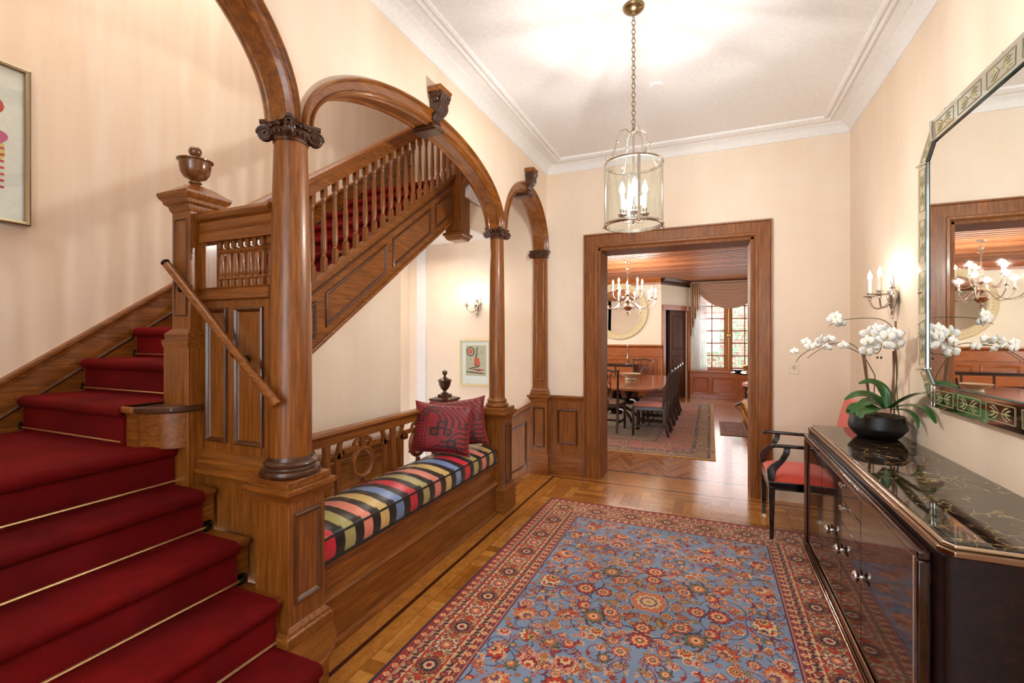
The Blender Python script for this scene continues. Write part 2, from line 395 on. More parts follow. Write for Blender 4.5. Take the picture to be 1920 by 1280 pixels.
def keystone(parent, y, ztop, hgt, wd):
    # carved scroll bracket standing on the arch crown, with a moulded strap under the soffit
    zt = ztop + hgt; g = G()
    S = []
    for k in range(25):   # S-shaped side outline
        q = k / 24; z = zt - .035 - q * (hgt + .07)
        out = .088 - .05 * q + .016 * math.sin(q * 2 * PI) + .012 * math.cos(q * 4 * PI)
        S.append((-1.67 + max(.022, out), z))
    poly = None
    w0 = wd * .5
    rings = []
    for xx, z in S:
        ww = w0 * (1 - .38 * (zt - z) / hgt * .8)
        rings.append([(-1.672, y - ww, z), (xx, y - ww, z), (xx, y + ww, z), (-1.672, y + ww, z)])
    g.loft(rings)
    for sy in (-1, 1):
        pts = []
        for k in range(40):
            a = k / 39 * 2.2 * 2 * PI; r = .034 * (1 - .8 * k / 39)
            pts.append((-1.622 + r * math.cos(a), y + sy * w0 * 1.0, zt - .07 + r * math.sin(a)))
        g.tube(pts, .0055, 6)
    for k in range(-2, 3):
        pts = [(xx + .002, y + k * w0 * .36 * (1 - .3 * i / 24), z) for i, (xx, z) in enumerate(S)][2:22]
        g.tube(pts, .006, 6)
    part('scroll_bracket', g, darkoak, parent)
    g = G(); g.prism([(-1.672, zt), (-1.57, zt), (-1.58, zt - .018), (-1.60, zt - .036), (-1.672, zt - .036)], 'y', y - wd * .62, y + wd * .62)
    part('bracket_cap', g, oak['y'], parent, bevel=.003)
    zz = ztop - .10
    g = G().box(-1.80, -1.63, y - wd * .55, y + wd * .55, zz - .020, zz + .010).box(-1.80, -1.625, y - wd * .42, y + wd * .42, zz - .030, zz - .018)
    for k in range(5): g.ball((-1.63, y - wd * .4 + k * wd * .2, zz - .01), .016, 8, 6)
    part('soffit_strap', g, darkoak, parent, bevel=.004)
keystone(arch_t[1], 2.59, ZS + .53, .14, .12)
keystone(arch_t[2], 4.27, ZS + .58, .13, .11)

# cornice: cove on the wall, flat band, raised moulding
def cornice(p0, p1, inn, nm, z0=3.29):
    # inn: unit vector into the room; profile (distance into room, z)
    pr = [(0, z0), (.012, z0), (.018, z0 + .012), (.02, z0 + .03), (.045, z0 + .06), (.075, z0 + .072), (.08, ZC + .005), (0, ZC + .005)]
    mo = [(.168, ZC + .002), (.168, ZC - .012), (.18, ZC - .02), (.192, ZC - .01), (.196, ZC - .004), (.206, ZC - .004), (.21, ZC - .016), (.222, ZC - .022), (.236, ZC - .016), (.24, ZC + .002)]
    g = G(); L = Vector(p1) - Vector(p0); t = L.normalized()
    for prf in (pr, mo):
        rg = []
        for P, s in ((Vector(p0), 1), (Vector(p1), -1)):
            rg.append([tuple(P + Vector(inn) * d + t * (s * d) + Vector((0, 0, z))) for d, z in prf])
        g.loft(rg)
    struct(nm, g, white, smooth=40)
cornice((XL, -3.1, 0), (XL, YB, 0), (1, 0, 0), 'trim_1'); cornice((XR, -3.1, 0), (XR, YB, 0), (-1, 0, 0), 'trim_2'); cornice((XL, YB, 0), (XR, YB, 0), (0, -1, 0), 'trim_3')

# door casing and jambs of the opening to the dining room
g = G(); x0, x1, zt = -1.094, .374, 2.44
prof = [(0, 0), (0, .026), (.012, .034), (.03, .034), (.036, .026), (.13, .022), (.138, .034), (.150, .036), (.153, 0)]
def casing(path, side, prof, yb):   # path: inner edge polyline in (x,z)
    rg = []
    for (x, z), (dx, dz) in path: rg.append([(x + dx * d, yb - h, z + dz * d) for d, h in prof])
    return rg
path = [((x0, 0), (-1, 0)), ((x0, zt), (-1, 1)), ((x1, zt), (1, 1)), ((x1, 0), (1, 0))]
g.loft(casing(path, 1, prof, YB))
cs = struct('trim_4', g, oak['z'], smooth=30)
jambm = wood('oak_jamb', OAK, 'z', .6, 0)
g = G().box(x0 - .005, x0 + .03, YB - .01, YD + .01, 0, zt).box(x1 - .03, x1 + .005, YB - .01, YD + .01, 0, zt).box(x0, x1, YB - .01, YD + .01, zt - .03, zt + .004)
struct('door_2', g, jambm, bevel=.004)
struct('trim_5', G().loft(casing(path, 1, [(0, 0), (0, -.03), (.15, -.03), (.15, 0)], YD)), mahog['z'])

# ------------------------------------------------------------ wainscot on the back wall
PM = [(0, 0), (.003, .010), (.010, .014), (.016, .010), (.020, .003), (.030, -.004), (.036, -.006)]
def panel(g, poly, nrm): g.ring(poly, nrm, PM)
def rect_y(x0, x1, z0, z1, y): return [(x0, y, z0), (x1, y, z0), (x1, y, z1), (x0, y, z1)]
def rect_x(y0, y1, z0, z1, x): return [(x, y0, z0), (x, y1, z0), (x, y1, z1), (x, y0, z1)]
t = thing('wainscot_panel', 'low oak wainscot between the flat pilaster and the doorway', 'wainscot', (-1.43, YB, 0))
part('panel_board', G().box(XL + .0, -1.248, YB - .022, YB, 0, .83), oak['z'], t)
g = G(); panel(g, rect_y(-1.54, -1.31, .34, .72, YB - .022), (0, -1, 0)); part('panel_moulding', g, mould, t)
part('cap_rail', G().prism([(YB - .022, .80), (YB - .035, .83), (YB - .052, .845), (YB - .052, .865), (YB, .865), (YB, .80)], 'x', XL, -1.248), oak['x'], t)
part('plinth_board', G().prism([(YB - .022, .24), (YB - .034, .235), (YB - .040, .21), (YB - .046, .20), (YB - .046, 0), (YB, 0), (YB, .24)], 'x', XL, -1.248), oak['x'], t)
t = thing('wainscot_panel', 'oak wainscot raking down with the cellar stairs behind the slim column', 'wainscot', (-2.2, YB, 0))
g = G(); g.prism([(-1.825, .75), (-1.825, -.12), (-2.45, -.50), (-2.45, .38)], 'y', YB - .02, YB); part('panel_board', g, oak['z'], t)
g = G(); panel(g, [(-1.90, YB - .02, .05), (-1.90, YB - .02, .56), (-2.25, YB - .02, .35), (-2.25, YB - .02, -.16)], (0, -1, 0)); part('panel_moulding', g, mould, t)
part('cap_rail', G().prism([(-1.825, .73), (-1.825, .79), (-2.45, .42), (-2.45, .36)], 'y', YB - .05, YB), oak['x'], t, bevel=.008)
part('base_rail', G().prism([(-1.825, .02), (-1.825, -.12), (-2.45, -.50), (-2.45, -.36)], 'y', YB - .035, YB), oak['x'], t, bevel=.006)

# ------------------------------------------------------------ columns on pedestals
def capital(g, cx, cy, z0, z1, r, s):
    # angular Ionic capital: echinus with beads, concave abacus, volutes at the four corners
    h = z1 - z0
    g.lathe([(r * .95, z0 - .012), (r * 1.06, z0 - .008), (r * 1.06, z0), (r * .98, z0 + .002), (r * 1.12, z0 + h * .2), (r * 1.28, z0 + h * .45), (r * 1.1, z0 + h * .6)], (cx, cy, 0), 32)
    for k in range(20):
        a = 2 * PI * k / 20; g.ball((cx + r * 1.17 * math.cos(a), cy + r * 1.17 * math.sin(a), z0 + h * .28), r * .13, 8, 6, (1, 1, 1.4))
    ab = []
    for k in range(4):
        a0 = PI / 4 + k * PI / 2
        for q in np.linspace(-.08, .08, 2):
            ab.append((s * 1.42 * math.cos(a0 + q), s * 1.42 * math.sin(a0 + q)))
        am = a0 + PI / 4
        for q in (-.45, 0, .45):
            rr = s * (.84 + .22 * abs(q)); ab.append((rr * math.cos(am + q), rr * math.sin(am + q)))
    for zz0, zz1, f in ((z1 - h * .28, z1 - h * .16, .93), (z1 - h * .16, z1, 1.0)):
        g.prism([(cx + x * f, cy + y * f) for x, y in ab], 'z', zz0, zz1)
    R = h * .40
    for k in range(4):
        a0 = PI / 4 + k * PI / 2; cz = z1 - h * .28 - R * .95
        for sd in (-1, 1):
            # plane through the corner turned slightly to each neighbouring face
            hd = Vector((math.cos(a0), math.sin(a0), 0)); fn = Vector((math.cos(a0 + sd * PI / 2), math.sin(a0 + sd * PI / 2), 0))
            nn = (fn + hd * .25).normalized(); ud = (hd - nn * hd.dot(nn)).normalized()
            c = Vector((cx, cy, cz)) + hd * (s * 1.30 - R * .35) + fn * R * .30
            g.lathe([(.001, -.004), (R * .93, -.004), (R * .93, .004), (.001, .004)], c, 20, tuple(nn))
            pts = []
            for j in range(46):
                a = -PI / 2 + PI + j / 45 * 2.4 * 2 * PI; rr = R * (1 - .86 * j / 45)
                pts.append(c + ud * (rr * math.sin(a) * 1) + Vector((0, 0, 1)) * (rr * math.cos(a) * -1) + nn * .005)
            g.tube(pts, lambda q: R * (.13 - .05 * q), 6)
            g.ball(tuple(c + nn * .006), R * .17, 8, 6)
    for k in range(4):   # little rosette at the middle of each face
        a = k * PI / 2; g.ball((cx + s * .86 * math.cos(a), cy + s * .86 * math.sin(a), z1 - h * .2), h * .13, 8, 6)
        for q in (-.28, .28):
            g.ball((cx + r * 1.25 * math.cos(a + q), cy + r * 1.25 * math.sin(a + q), z0 + h * .62), h * .12, 8, 6)

def pedestal(t, cx, cy, z0, hw=.10, top=.86, lowered=False):
    zb_ = z0
    part('pedestal', G().box(cx - hw, cx + hw, cy - hw, cy + hw, z0, top - .05), oak['z'], t, bevel=.003)
    g = G(); zl = z0 + (.16 if not lowered else .235); zh = top - .11
    panel(g, rect_x(cy - hw + .025, cy + hw - .025, zl, zh, cx + hw), (1, 0, 0)); part('panel_moulding', g, mould, t)
    def stack(levels):
        g = G()
        rings = [[(cx + i * e, cy + j * e, z) for i, j in ((-1, -1), (1, -1), (1, 1), (-1, 1))] for e, z in levels]
        return g.loft(rings)
    part('pedestal_cap', stack([(hw, top - .075), (hw + .004, top - .06), (hw + .018, top - .035), (hw + .022, top - .03), (hw + .036, top - .022), (hw + .036, top), (hw - .01, top + .001)]), oak['x'], t, bevel=.002, smooth=20)
    b = .235 if lowered else .075
    part('pedestal_base', stack([(hw + .026, z0), (hw + .026, z0 + b - .035), (hw + .018, z0 + b - .03), (hw + .014, z0 + b - .018), (hw + .004, z0 + b - .006), (hw, z0 + b)]), oak['x'], t, bevel=.002, smooth=20)

def column(cx, cy, z0, r0, r1, top, ztop, lab, lowered, s):
    t = thing('oak_column', lab, 'column', (cx, cy, z0), 'oak columns of the arcade')
    pedestal(t, cx, cy, z0, .10, top, lowered)
    part('plinth_slab', G().box(cx - .118, cx + .118, cy - .118, cy + .118, top, top + .032), oak['x'], t, bevel=.003)
    zz = top + .032
    part('column_base', G().lathe([(r0 * 1.33, zz), (r0 * 1.42, zz + .008), (r0 * 1.44, zz + .018), (r0 * 1.38, zz + .03), (r0 * 1.2, zz + .034), (r0 * 1.16, zz + .042), (r0 * 1.24, zz + .048), (r0 * 1.26, zz + .056), (r0 * 1.18, zz + .066), (r0 * 1.06, zz + .07), (r0 * 1.02, zz + .085)], (cx, cy, 0), 48), darkoak if not lowered else oak['x'], t)
    pr = []
    for k in range(15):
        q = k / 14; r = r0 + (r1 - r0) * max(0, (q - .25) / .75) ** 1.6; pr.append((r, zz + .08 + (ztop - .075 - zz - .08) * q))
    part('shaft', G().lathe(pr, (cx, cy, 0), 48), oak['z'], t)
    g = G(); capital(g, cx, cy, ztop - .085, ztop, r1, s); part('capital', g, darkoak, t)
column(-1.73, 1.518, .20, .088, .069, .86, 2.452, 'thick foreground oak column on a square pedestal beside the red stairs', False, .088)
column(-1.73, 3.70, 0, .070, .058, .86, 2.452, 'slim oak column at the far end of the striped bench', True, .080)

# pilaster against the back wall
t = thing('oak_pilaster', 'flat oak pilaster on the back wall under the narrow arch', 'pilaster', (-1.73, YB, 0))
y1 = YB; yf = 4.80
part('pedestal', G().box(-1.825, -1.635, yf - .02, y1, 0, .82), oak['z'], t, bevel=.003)
g = G(); panel(g, rect_y(-1.80, -1.66, .30, .74, yf - .02), (0, -1, 0)); part('panel_moulding', g, mould, t)
def stk(levels, x0, x1, yf, y1):
    return G().loft([[(x0 - e, y1, z), (x0 - e, yf - e, z), (x1 + e, yf - e, z), (x1 + e, y1, z)] for e, z in levels])
part('pedestal_cap', stk([(0, .79), (.008, .81), (.02, .835), (.034, .845), (.034, .865), (0, .866)], -1.825, -1.635, yf - .02, y1), oak['x'], t, bevel=.002, smooth=20)
part('pedestal_base', stk([(.022, 0), (.022, .21), (.012, .225), (.004, .245), (0, .25)], -1.825, -1.635, yf - .02, y1), oak['x'], t, bevel=.002, smooth=20)
part('pilaster_base', stk([(.02, .865), (.022, .89), (.012, .90), (.016, .915), (.004, .93), (0, .95)], -1.81, -1.65, yf, y1), oak['x'], t, smooth=20)
part('shaft', G().loft([[(-1.81 + e, y1, z), (-1.81 + e, yf + e, z), (-1.65 - e, yf + e, z), (-1.65 - e, y1, z)] for e, z in ((0, .94), (.008, 2.38))]), oak['z'], t, bevel=.002)
g = G(); g.ring(rect_y(-1.79, -1.67, 1.02, 2.33, yf), (0, -1, 0), PM); part('panel_moulding', g, oak['z'], t)
g = G(); g.box(-1.81, -1.65, yf - .01, y1, 2.37, 2.405); g.prism([(-1.835, 2.435), (-1.625, 2.435), (-1.625, 2.452), (-1.835, 2.452)], 'y', yf - .035, y1); g.box(-1.825, -1.635, yf - .025, y1, 2.41, 2.435)
for sx in (-1, 1):
    c = Vector((-1.73 + sx * .082, yf - .02, 2.398))
    g.lathe([(.001, -.012), (.03, -.012), (.03, .012), (.001, .012)], c, 20, (0, -1, 0))
    pts = [c + Vector((.03 * (1 - .85 * j / 40) * math.cos(j / 40 * 14) * sx, -.014, .03 * (1 - .85 * j / 40) * math.sin(j / 40 * 14))) for j in range(41)]
    g.tube(pts, .004, 6)
for k in range(5): g.ball((-1.79 + .03 * k, yf - .016, 2.40), .012, 8, 6, (1, .8, 1.3))
part('capital', g, darkoak, t)

# ------------------------------------------------------------ lower stairs (rise towards the left)
ZT = [.20, .40, .60, .795, .99]; XN = [-1.42, -1.66, -1.90, -2.13, -2.33]
S0 = .19; Y6 = 1.25; RUN = .27
def ztop(k): return .99 + S0 * (k - 5)
def ynose(k): return Y6 + RUN * (k - 6)
t = thing('staircase', 'oak staircase under the red carpet with a rounded bottom step', 'staircase', (-2.2, 1.0, 0))
for i in range(5):
    y1s = 1.455 if i else 1.43
    x1 = XN[i] - .025; x0 = XN[i + 1] - .02 if i < 4 else XS + .001
    g = G(); g.box(x0, x1, -1.19, y1s if i else 1.405, 0 if i == 0 else ZT[i - 1] - .03, ZT[i] - .03)
    if i == 0:   # bullnose round the pedestal
        BN = [(-1.42, 1.37), (-1.432, 1.43), (-1.462, 1.50), (-1.512, 1.57), (-1.575, 1.62), (-1.64, 1.65), (-1.69, 1.66)]
        pts = [(x - .025, y - .02) for x, y in BN] + [(-1.715, 1.36)]
        g.prism(pts, 'z', 0, .17)
    part('riser', g, oak['y'], t)
    g = G(); poly = [(x0, -1.19), (XN[i], -1.19), (XN[i], y1s if i else 1.36)]
    if i == 0: poly += BN + [(-1.69, 1.40)]
    poly += [(x0, y1s if i else 1.40)]
    g.prism(poly, 'z', ZT[i] - .03, ZT[i]); part('tread', g, oak['y'], t, bevel=.01)
# upper flight treads along the left wall
for k in range(6, 17):
    yn = ynose(k); g = G(); g.box(XS + .001, -2.42, yn, yn + RUN + .04 if k < 16 else YB, ztop(k) - .03, ztop(k)); part('tread', g, oak['x'], t, bevel=.008)
    g = G(); g.box(XS + .001, -2.42, yn + .025, yn + RUN + .02, ztop(k) - S0 - .02, ztop(k) - .03); part('riser', g, oak['x'], t)
part('lower_landing', G().box(XS + .001, -2.42, -1.19, 1.30, .90, .955), oak['y'], t)
# rounded block of the first upper step, hugging the newel
pl = [(-2.50, 1.275), (-2.42, 1.29), (-2.34, 1.315), (-2.28, 1.35), (-2.255, 1.40), (-2.25, 1.46), (-2.50, 1.46)]
part('rounded_step', G().prism(pl, 'z', .985, 1.15), oak['x'], t)
pl2 = [(-2.50, 1.25), (-2.41, 1.265), (-2.33, 1.29), (-2.262, 1.33), (-2.235, 1.39), (-2.235, 1.46), (-2.50, 1.46)]
part('rounded_nosing', G().prism(pl2, 'z', 1.15, 1.18), darkoak, t, bevel=.008)

# carpet: one runner of waterfall steps
def nosed(gx, pts, a0, a1, axis):
    """sheet with thickness following pts [(run, z)] extruded a0..a1"""
    th = .014; P = [Vector(p) for p in pts]; n = len(P); off = []
    for i in range(n):
        tt = (P[min(i + 1, n - 1)] - P[max(i - 1, 0)]).normalized(); off.append(P[i] + Vector((tt.y, -tt.x)) * -th if axis == 'x' else P[i] + Vector((-tt.y, tt.x)) * th)
    def q(p, a): return (p.x, a, p.y) if axis == 'x' else (a, p.x, p.y)
    for i in range(n - 1):
        A, B, C2, D = P[i], P[i + 1], off[i + 1], off[i]
        gx.add([q(A, a0), q(B, a0), q(C2, a0), q(D, a0), q(A, a1), q(B, a1), q(C2, a1), q(D, a1)], [(0, 1, 2, 3), (4, 7, 6, 5), (0, 4, 5, 1), (1, 5, 6, 2), (2, 6, 7, 3), (3, 7, 4, 0)])
def stair_profile(zs, noses, zlow, last, sgn):
    # noses decreasing run coordinate; returns polyline from bottom up; sgn = direction of ascent
    pts = []; zprev = zlow
    for z, x in zip(zs, noses):
        xr = x + sgn * .012
        pts += [(xr, zprev + .004), (xr, z - .060)]
        for a in np.linspace(-PI / 2, PI / 2, 7): pts.append((x + sgn * .018 - sgn * .030 * math.cos(a) , z - .026 + .030 * math.sin(a) + .0))
        zprev = z
    pts.append((last, zprev + .004)); return pts
t = thing('stair_carpet', 'deep red carpet runner covering the stair treads', 'carpet', (-2.2, 1.0, .2))
g = G(); prof = stair_profile(ZT, XN, .0, -3.42, -1)
def slab(g, prof, a0, a1, axis, th=.012, seg=1):
    P = [Vector(p) for p in prof]; n = len(P); O = []
    for i in range(n):
        a = P[max(i - 1, 0)]; b = P[min(i + 1, n - 1)]; tt = (b - a).normalized()
        O.append(P[i] + Vector((tt.y, -tt.x)) * th)
    ring = P + O[::-1]
    def q(p, a): return (p.x, a, p.y) if axis == 'x' else (a, p.x, p.y)
    As = np.linspace(a0, a1, seg + 1); n2 = len(ring)
    V = [q(p, a) for a in As for p in ring]; F = []
    for s_ in range(seg):
        o = s_ * n2
        for i in range(n2): F.append((o + i, o + (i + 1) % n2, o + n2 + (i + 1) % n2, o + n2 + i))
    for o in (0, seg * n2):
        for i in range(n - 1): F.append((o + i, o + i + 1, o + n2 - 2 - i, o + n2 - 1 - i))
    g.add(V, F)
slab(g, prof, -1.10, 1.392, 'x', -.012)
part('lower_runner', g, carpet, t, smooth=60)
g = G()
prof2 = stair_profile([ztop(k) for k in range(6, 17)], [ynose(k) for k in range(6, 17)], .99, YB - .3, 1)
slab(g, prof2, -3.42, -2.50, 'y', .012)
part('upper_runner', g, carpet, t, smooth=60)

# stair rods
r0 = None
for i in range(4):
    xr = XN[i + 1] - .030 + .018; z = ZT[i] + .022
    if i == 0:
        r0 = thing('stair_rod', '', 'stair rod', (xr, 1.40, z), 'brass stair rods')
        part('rod', G().tube([(xr, -1.13, z), (xr, 1.42, z)], .0065, 8), brassrod, r0)
        g = G().ball((xr, 1.425, z), .012, 10, 8); g.lathe([(.004, 0), (.009, .006), (.004, .014), (.011, .022), (.002, .03)], (xr, 1.425, z), 10); g.ball((xr + .012, 1.41, z), .009, 8, 6); g.box(xr - .018, xr - .004, 1.405, 1.425, z - .02, z + .025)
        part('bracket', g, iron, r0)
        r0['label'] = 'brass stair rod above the lowest carpeted tread'
    else:
        rr = dup(r0, loc=(xr, 1.40, z), label=('brass stair rod above the second carpeted tread', 'brass stair rod above the third carpeted tread', 'brass stair rod just below the lower landing')[i - 1])
q0 = None
for k in (5, 6, 7):
    yn = ynose(k + 1) + .012; z = ztop(k) + .022
    if q0 is None:
        q0 = thing('stair_rod', 'short brass rod at the foot of the first step above the landing', 'stair rod', (-2.9, yn, z), 'brass stair rods')
        part('rod', G().tube([(-3.44, yn, z), (-2.46 if k > 5 else -2.52, yn, z)], .005, 8), brassrod, q0)
        part('bracket', G().ball((-3.445, yn, z), .012, 10, 8).lathe([(.004, 0), (.009, .006), (.004, .014), (.009, .022), (.002, .03)], (-3.445, yn, z), 10), iron, q0)
    else: dup(q0, loc=(-2.9, yn, z), label=('short brass rod at the foot of the second step above the landing', 'short brass rod at the foot of the third step above the landing')[k - 6])

# skirting on the left wall rising with the stairs
t = thing('stair_skirting', 'raking oak skirting board on the left wall beside the red steps', 'skirting', (XS, 1.3, 1.0))
def cz(y): return ztop(6) + .705 * (y - Y6) + .12 if y > .75 else ztop(6) + .705 * (.75 - Y6) + .12
P = [(1.19, .95), (1.19, cz(1.19)), (YB, cz(YB)), (YB, cz(YB) - .75), (1.6, cz(1.6) - .75)]
part('skirting_board', G().prism(P, 'x', XS + .0005, XS + .022), oak['y'], t)
g = G(); g.box(XS + .0008, XS + .020, -1.19, 1.195, .97, 1.085).box(XS + .0008, XS + .034, -1.19, .98, 1.085, 1.115); part('lower_board', g, oak['y'], t)
def rail(g, pr, y0, y1, zf, x0):
    g.loft([[(x0 + a, y, zf(y) + b) for a, b in pr] for y in (y0, y1)])
g = G(); rail(g, [(0, -.05), (.03, -.05), (.034, -.03), (.042, -.02), (.042, 0), (0, .004)], .94, YB, lambda y: ztop(6) + .705 * (y - Y6) + .13, XS); part('cap_moulding', g, oak['y'], t, smooth=20)
g = G(); rail(g, [(0, -.012), (.026, -.012), (.032, 0), (.026, .012), (0, .012)], 1.19, YB, lambda y: ztop(6) + .705 * (y - Y6) - .07, XS); part('bead_moulding', g, mould, t, smooth=20)

# ------------------------------------------------------------ newel post with urn
NX, NY = -2.342, 1.487
t = thing('newel_post', 'tall square oak newel post topped by a turned urn finial', 'newel post', (NX, NY, .6))
part('lower_post', G().box(NX - .092, NX + .092, NY - .092, NY + .092, .60, 1.46), oak['z'], t, bevel=.003)
def sq(cx, cy, lv): return G().loft([[(cx + i * e, cy + j * e, z) for i, j in ((-1, -1), (1, -1), (1, 1), (-1, 1))] for e, z in lv])
part('post_moulding', sq(NX, NY, [(.092, 1.45), (.098, 1.47), (.098, 1.485), (.088, 1.49), (.09, 1.515), (.078, 1.53), (.067, 1.54)]), oak['x'], t, smooth=20)
part('upper_post', G().box(NX - .067, NX + .067, NY - .067, NY + .067, 1.53, 2.13), oak['z'], t, bevel=.003)
g = G(); g.ring(rect_y(NX - .05, NX + .05, 1.60, 2.07, NY - .067), (0, -1, 0), [(0, 0), (.002, .005), (.006, .006), (.009, 0), (.011, -.004)]); part('panel_moulding', g, mould, t)
part('post_cap', sq(NX, NY, [(.067, 2.10), (.075, 2.115), (.078, 2.13), (.092, 2.14), (.096, 2.155), (.105, 2.165), (.112, 2.18), (.112, 2.192), (.10, 2.198), (.07, 2.22), (.05, 2.235)]), oak['x'], t, smooth=20)
def urn(cx, cy, z, s):
    return G().lathe([(r * s, z + h * s) for r, h in ((.055, 0), (.06, .006), (.058, .012), (.03, .02), (.024, .03), (.034, .036), (.034, .042), (.022, .048), (.03, .056), (.056, .068), (.073, .095), (.081, .135), (.082, .158), (.092, .164), (.093, .170), (.084, .172), (.03, .176), (.012, .182), (.012, .19), (.022, .196), (.031, .21), (.034, .225), (.030, .240), (.018, .252), (.001, .256))], (cx, cy, 0), 40)
part('urn_finial', urn(NX, NY, 2.228, .84), wood('waxed_urn_oak', (sr(84, 46, 18), sr(122, 74, 34), sr(146, 92, 46)), 'z', .2, .6), t)

# ------------------------------------------------------------ panelled partition with spindles
YP = 1.475; xa, xb = NX + .09, -1.80
t = thing('spindle_screen', 'oak panelled screen with a row of short spindles beside the newel post', 'screen', (-2.05, YP, .86))
part('panel_board', G().box(xa - .12, -1.815, YP, YP + .04, .003, 1.70), oak['z'], t)
g = G()
for a, b in ((-2.235, -2.085), (-2.035, -1.845)): panel(g, rect_y(a, b, 1.00, 1.64, YP), (0, -1, 0))
part('panel_moulding', g, mould, t)
part('base_moulding', G().prism([(YP, .96), (YP - .012, .95), (YP - .02, .925), (YP - .036, .915), (YP - .036, .885), (YP - .05, .88), (YP - .05, .86), (YP, .85)], 'x', xa - .02, xb), oak['x'], t, smooth=20)
part('middle_rail', G().prism([(YP - .006, 1.672), (YP - .02, 1.68), (YP - .014, 1.695), (YP - .014, 1.725), (YP - .022, 1.735), (YP + .05, 1.735), (YP + .05, 1.67)], 'x', xa - .02, xb), oak['x'], t, smooth=20)
part('top_rail', G().prism([(YP - .014, 1.955), (YP - .014, 2.0), (YP - .02, 2.01), (YP - .01, 2.02), (YP - .012, 2.05), (YP - .03, 2.06), (YP - .04, 2.078), (YP - .03, 2.095), (YP + .06, 2.10), (YP + .05, 1.955)], 'x', xa - .02, xb + .02), oak['x'], t, smooth=20)
part('end_post', G().box(xa - .02, xa + .018, YP - .008, YP + .05, 1.73, 1.96), oak['z'], t, bevel=.003)
def spindle(cx, cy, z0, z1, w_, r, kind=0):
    g = G(); L = z1 - z0
    g.box(cx - w_, cx + w_, cy - w_, cy + w_, z0, z0 + L * .17).box(cx - w_, cx + w_, cy - w_, cy + w_, z1 - L * .15, z1)
    if kind == 0: pr = [(r * .7, .16), (r * 1.25, .19), (r * 1.35, .22), (r * .8, .25), (r * .62, .27), (r * .95, .30), (r * 1.0, .36), (r * .75, .66), (r * .6, .72), (r * 1.1, .75), (r * 1.3, .78), (r * 1.0, .81), (r * .7, .83), (r * 1.1, .845), (r * .9, .86)]
    else: pr = [(r * .8, .165), (r * 1.1, .18), (r * .7, .20), (r * .8, .215), (r * 1.12, .26), (r * 1.15, .36), (r * .85, .60), (r * .62, .76), (r * .95, .785), (r * .65, .80), (r * 1.0, .83), (r * 1.1, .85), (r * .8, .86)]
    g.lathe([(a, z0 + b * L) for a, b in pr], (cx, cy, 0), 16); return g
s0 = part('spindle', spindle(-2.155, YP + .018, 1.732, 1.957, .013, .0135), oak['z'], t)
for k in range(1, 8):
    c = s0.copy(); C.objects.link(c); c.parent = t; c.location = (k * .0475, 0, 0)

# handrail on the screen
hr = thing('handrail', 'sloping round oak handrail fixed to the panelled screen', 'handrail', (-2.0, 1.385, 1.5))
part('rail', G().tube([(-2.385, 1.385, 1.845), (-1.657, 1.385, 1.217)], .019, 14), oak['x'], hr)
g = G()
for x in (-2.34, -1.95):
    z = 1.845 - (x + 2.385) * .863; g.tube([(x, 1.475 if x > -2.2 else 1.42, z - .07), (x, 1.43, z - .075), (x, 1.40, z - .05), (x, 1.385, z - .015)], .007, 8); g.ball((x, 1.47 if x > -2.2 else 1.415, z - .07), .02, 10, 8, (1, .5, 1))
g.lathe([(.004, -.03), (.02, -.018), (.014, -.005), (.019, 0)], (-2.387, 1.385, 1.846), 12, (1, 0, -.863)); part('bracket', g, iron, hr)

# ------------------------------------------------------------ upper flight: stringer, balusters, rail, end post
SX = -2.40; sl = .705
def L0(y): return 1.905 + sl * (y - 2.33)
t = thing('stair_balustrade', 'oak balustrade of the upper flight seen through the wide arch', 'balustrade', (SX, 2.8, 1.9))
ya, ye = 1.58, 4.09
def strip(z0, z1, xa, xb, y0=ya, y1=ye): return G().prism([(y0, L0(y0) + z0), (y1, L0(y1) + z0), (y1, L0(y1) + z1), (y0, L0(y0) + z1)], 'x', xa, xb)
part('stringer', strip(-.46, -.02, SX - .03, SX + .005), oak['y'], t)
part('upper_stringer_moulding', strip(-.03, .012, SX - .035, SX + .03), oak['y'], t, bevel=.008)
part('bead_moulding', strip(-.085, -.065, SX, SX + .018), mould, t, bevel=.005)
part('lower_stringer_moulding', strip(-.47, -.435, SX - .03, SX + .02), oak['y'], t, bevel=.008)
g = G()
for a, b in ((1.62, 2.30), (2.38, 3.02), (3.10, 3.66), (3.74, 4.02)):
    g.ring([(SX + .005, a, L0(a) - .38), (SX + .005, b, L0(b) - .38), (SX + .005, b, L0(b) - .14), (SX + .005, a, L0(a) - .14)], (1, 0, 0), PM)
part('panel_moulding', g, mould, t)
part('rail', G().loft([[(SX + a, y, L0(y) + b) for a, b in ((-.03, .575), (.03, .575), (.03, .62), (.036, .63), (.034, .645), (.045, .66), (.045, .69), (.03, .705), (-.03, .705), (-.045, .69), (-.045, .66), (-.03, .64))] for y in (1.50, ye)]), oak['y'], t, smooth=25)
def bal(y):
    g = spindle(0, 0, 0, .575, .019, .019, 1); z = L0(y)
    return g
pr = spindle(SX, 1.66, L0(1.66) - .0, L0(1.66) + .59, .0165, .0175, 1)
s0 = part('baluster', pr, oak['z'], t)
for k in range(1, 24):
    c = s0.copy(); C.objects.link(c); c.parent = t; c.location = (0, k * .102, k * .102 * sl)
pt = thing('newel_post', 'square oak post hanging at the head of the upper flight', 'newel post', (SX, 4.18, 2.5))
part('post', G().box(SX - .088, SX + .096, 4.082, 4.262, 2.545, 3.99), oak['z'], pt, bevel=.003)
part('drop_moulding', sq(SX, 4.178, [(.07, 2.49), (.085, 2.50), (.10, 2.53), (.112, 2.535), (.112, 2.56), (.095, 2.57)]), oak['x'], pt, smooth=20)
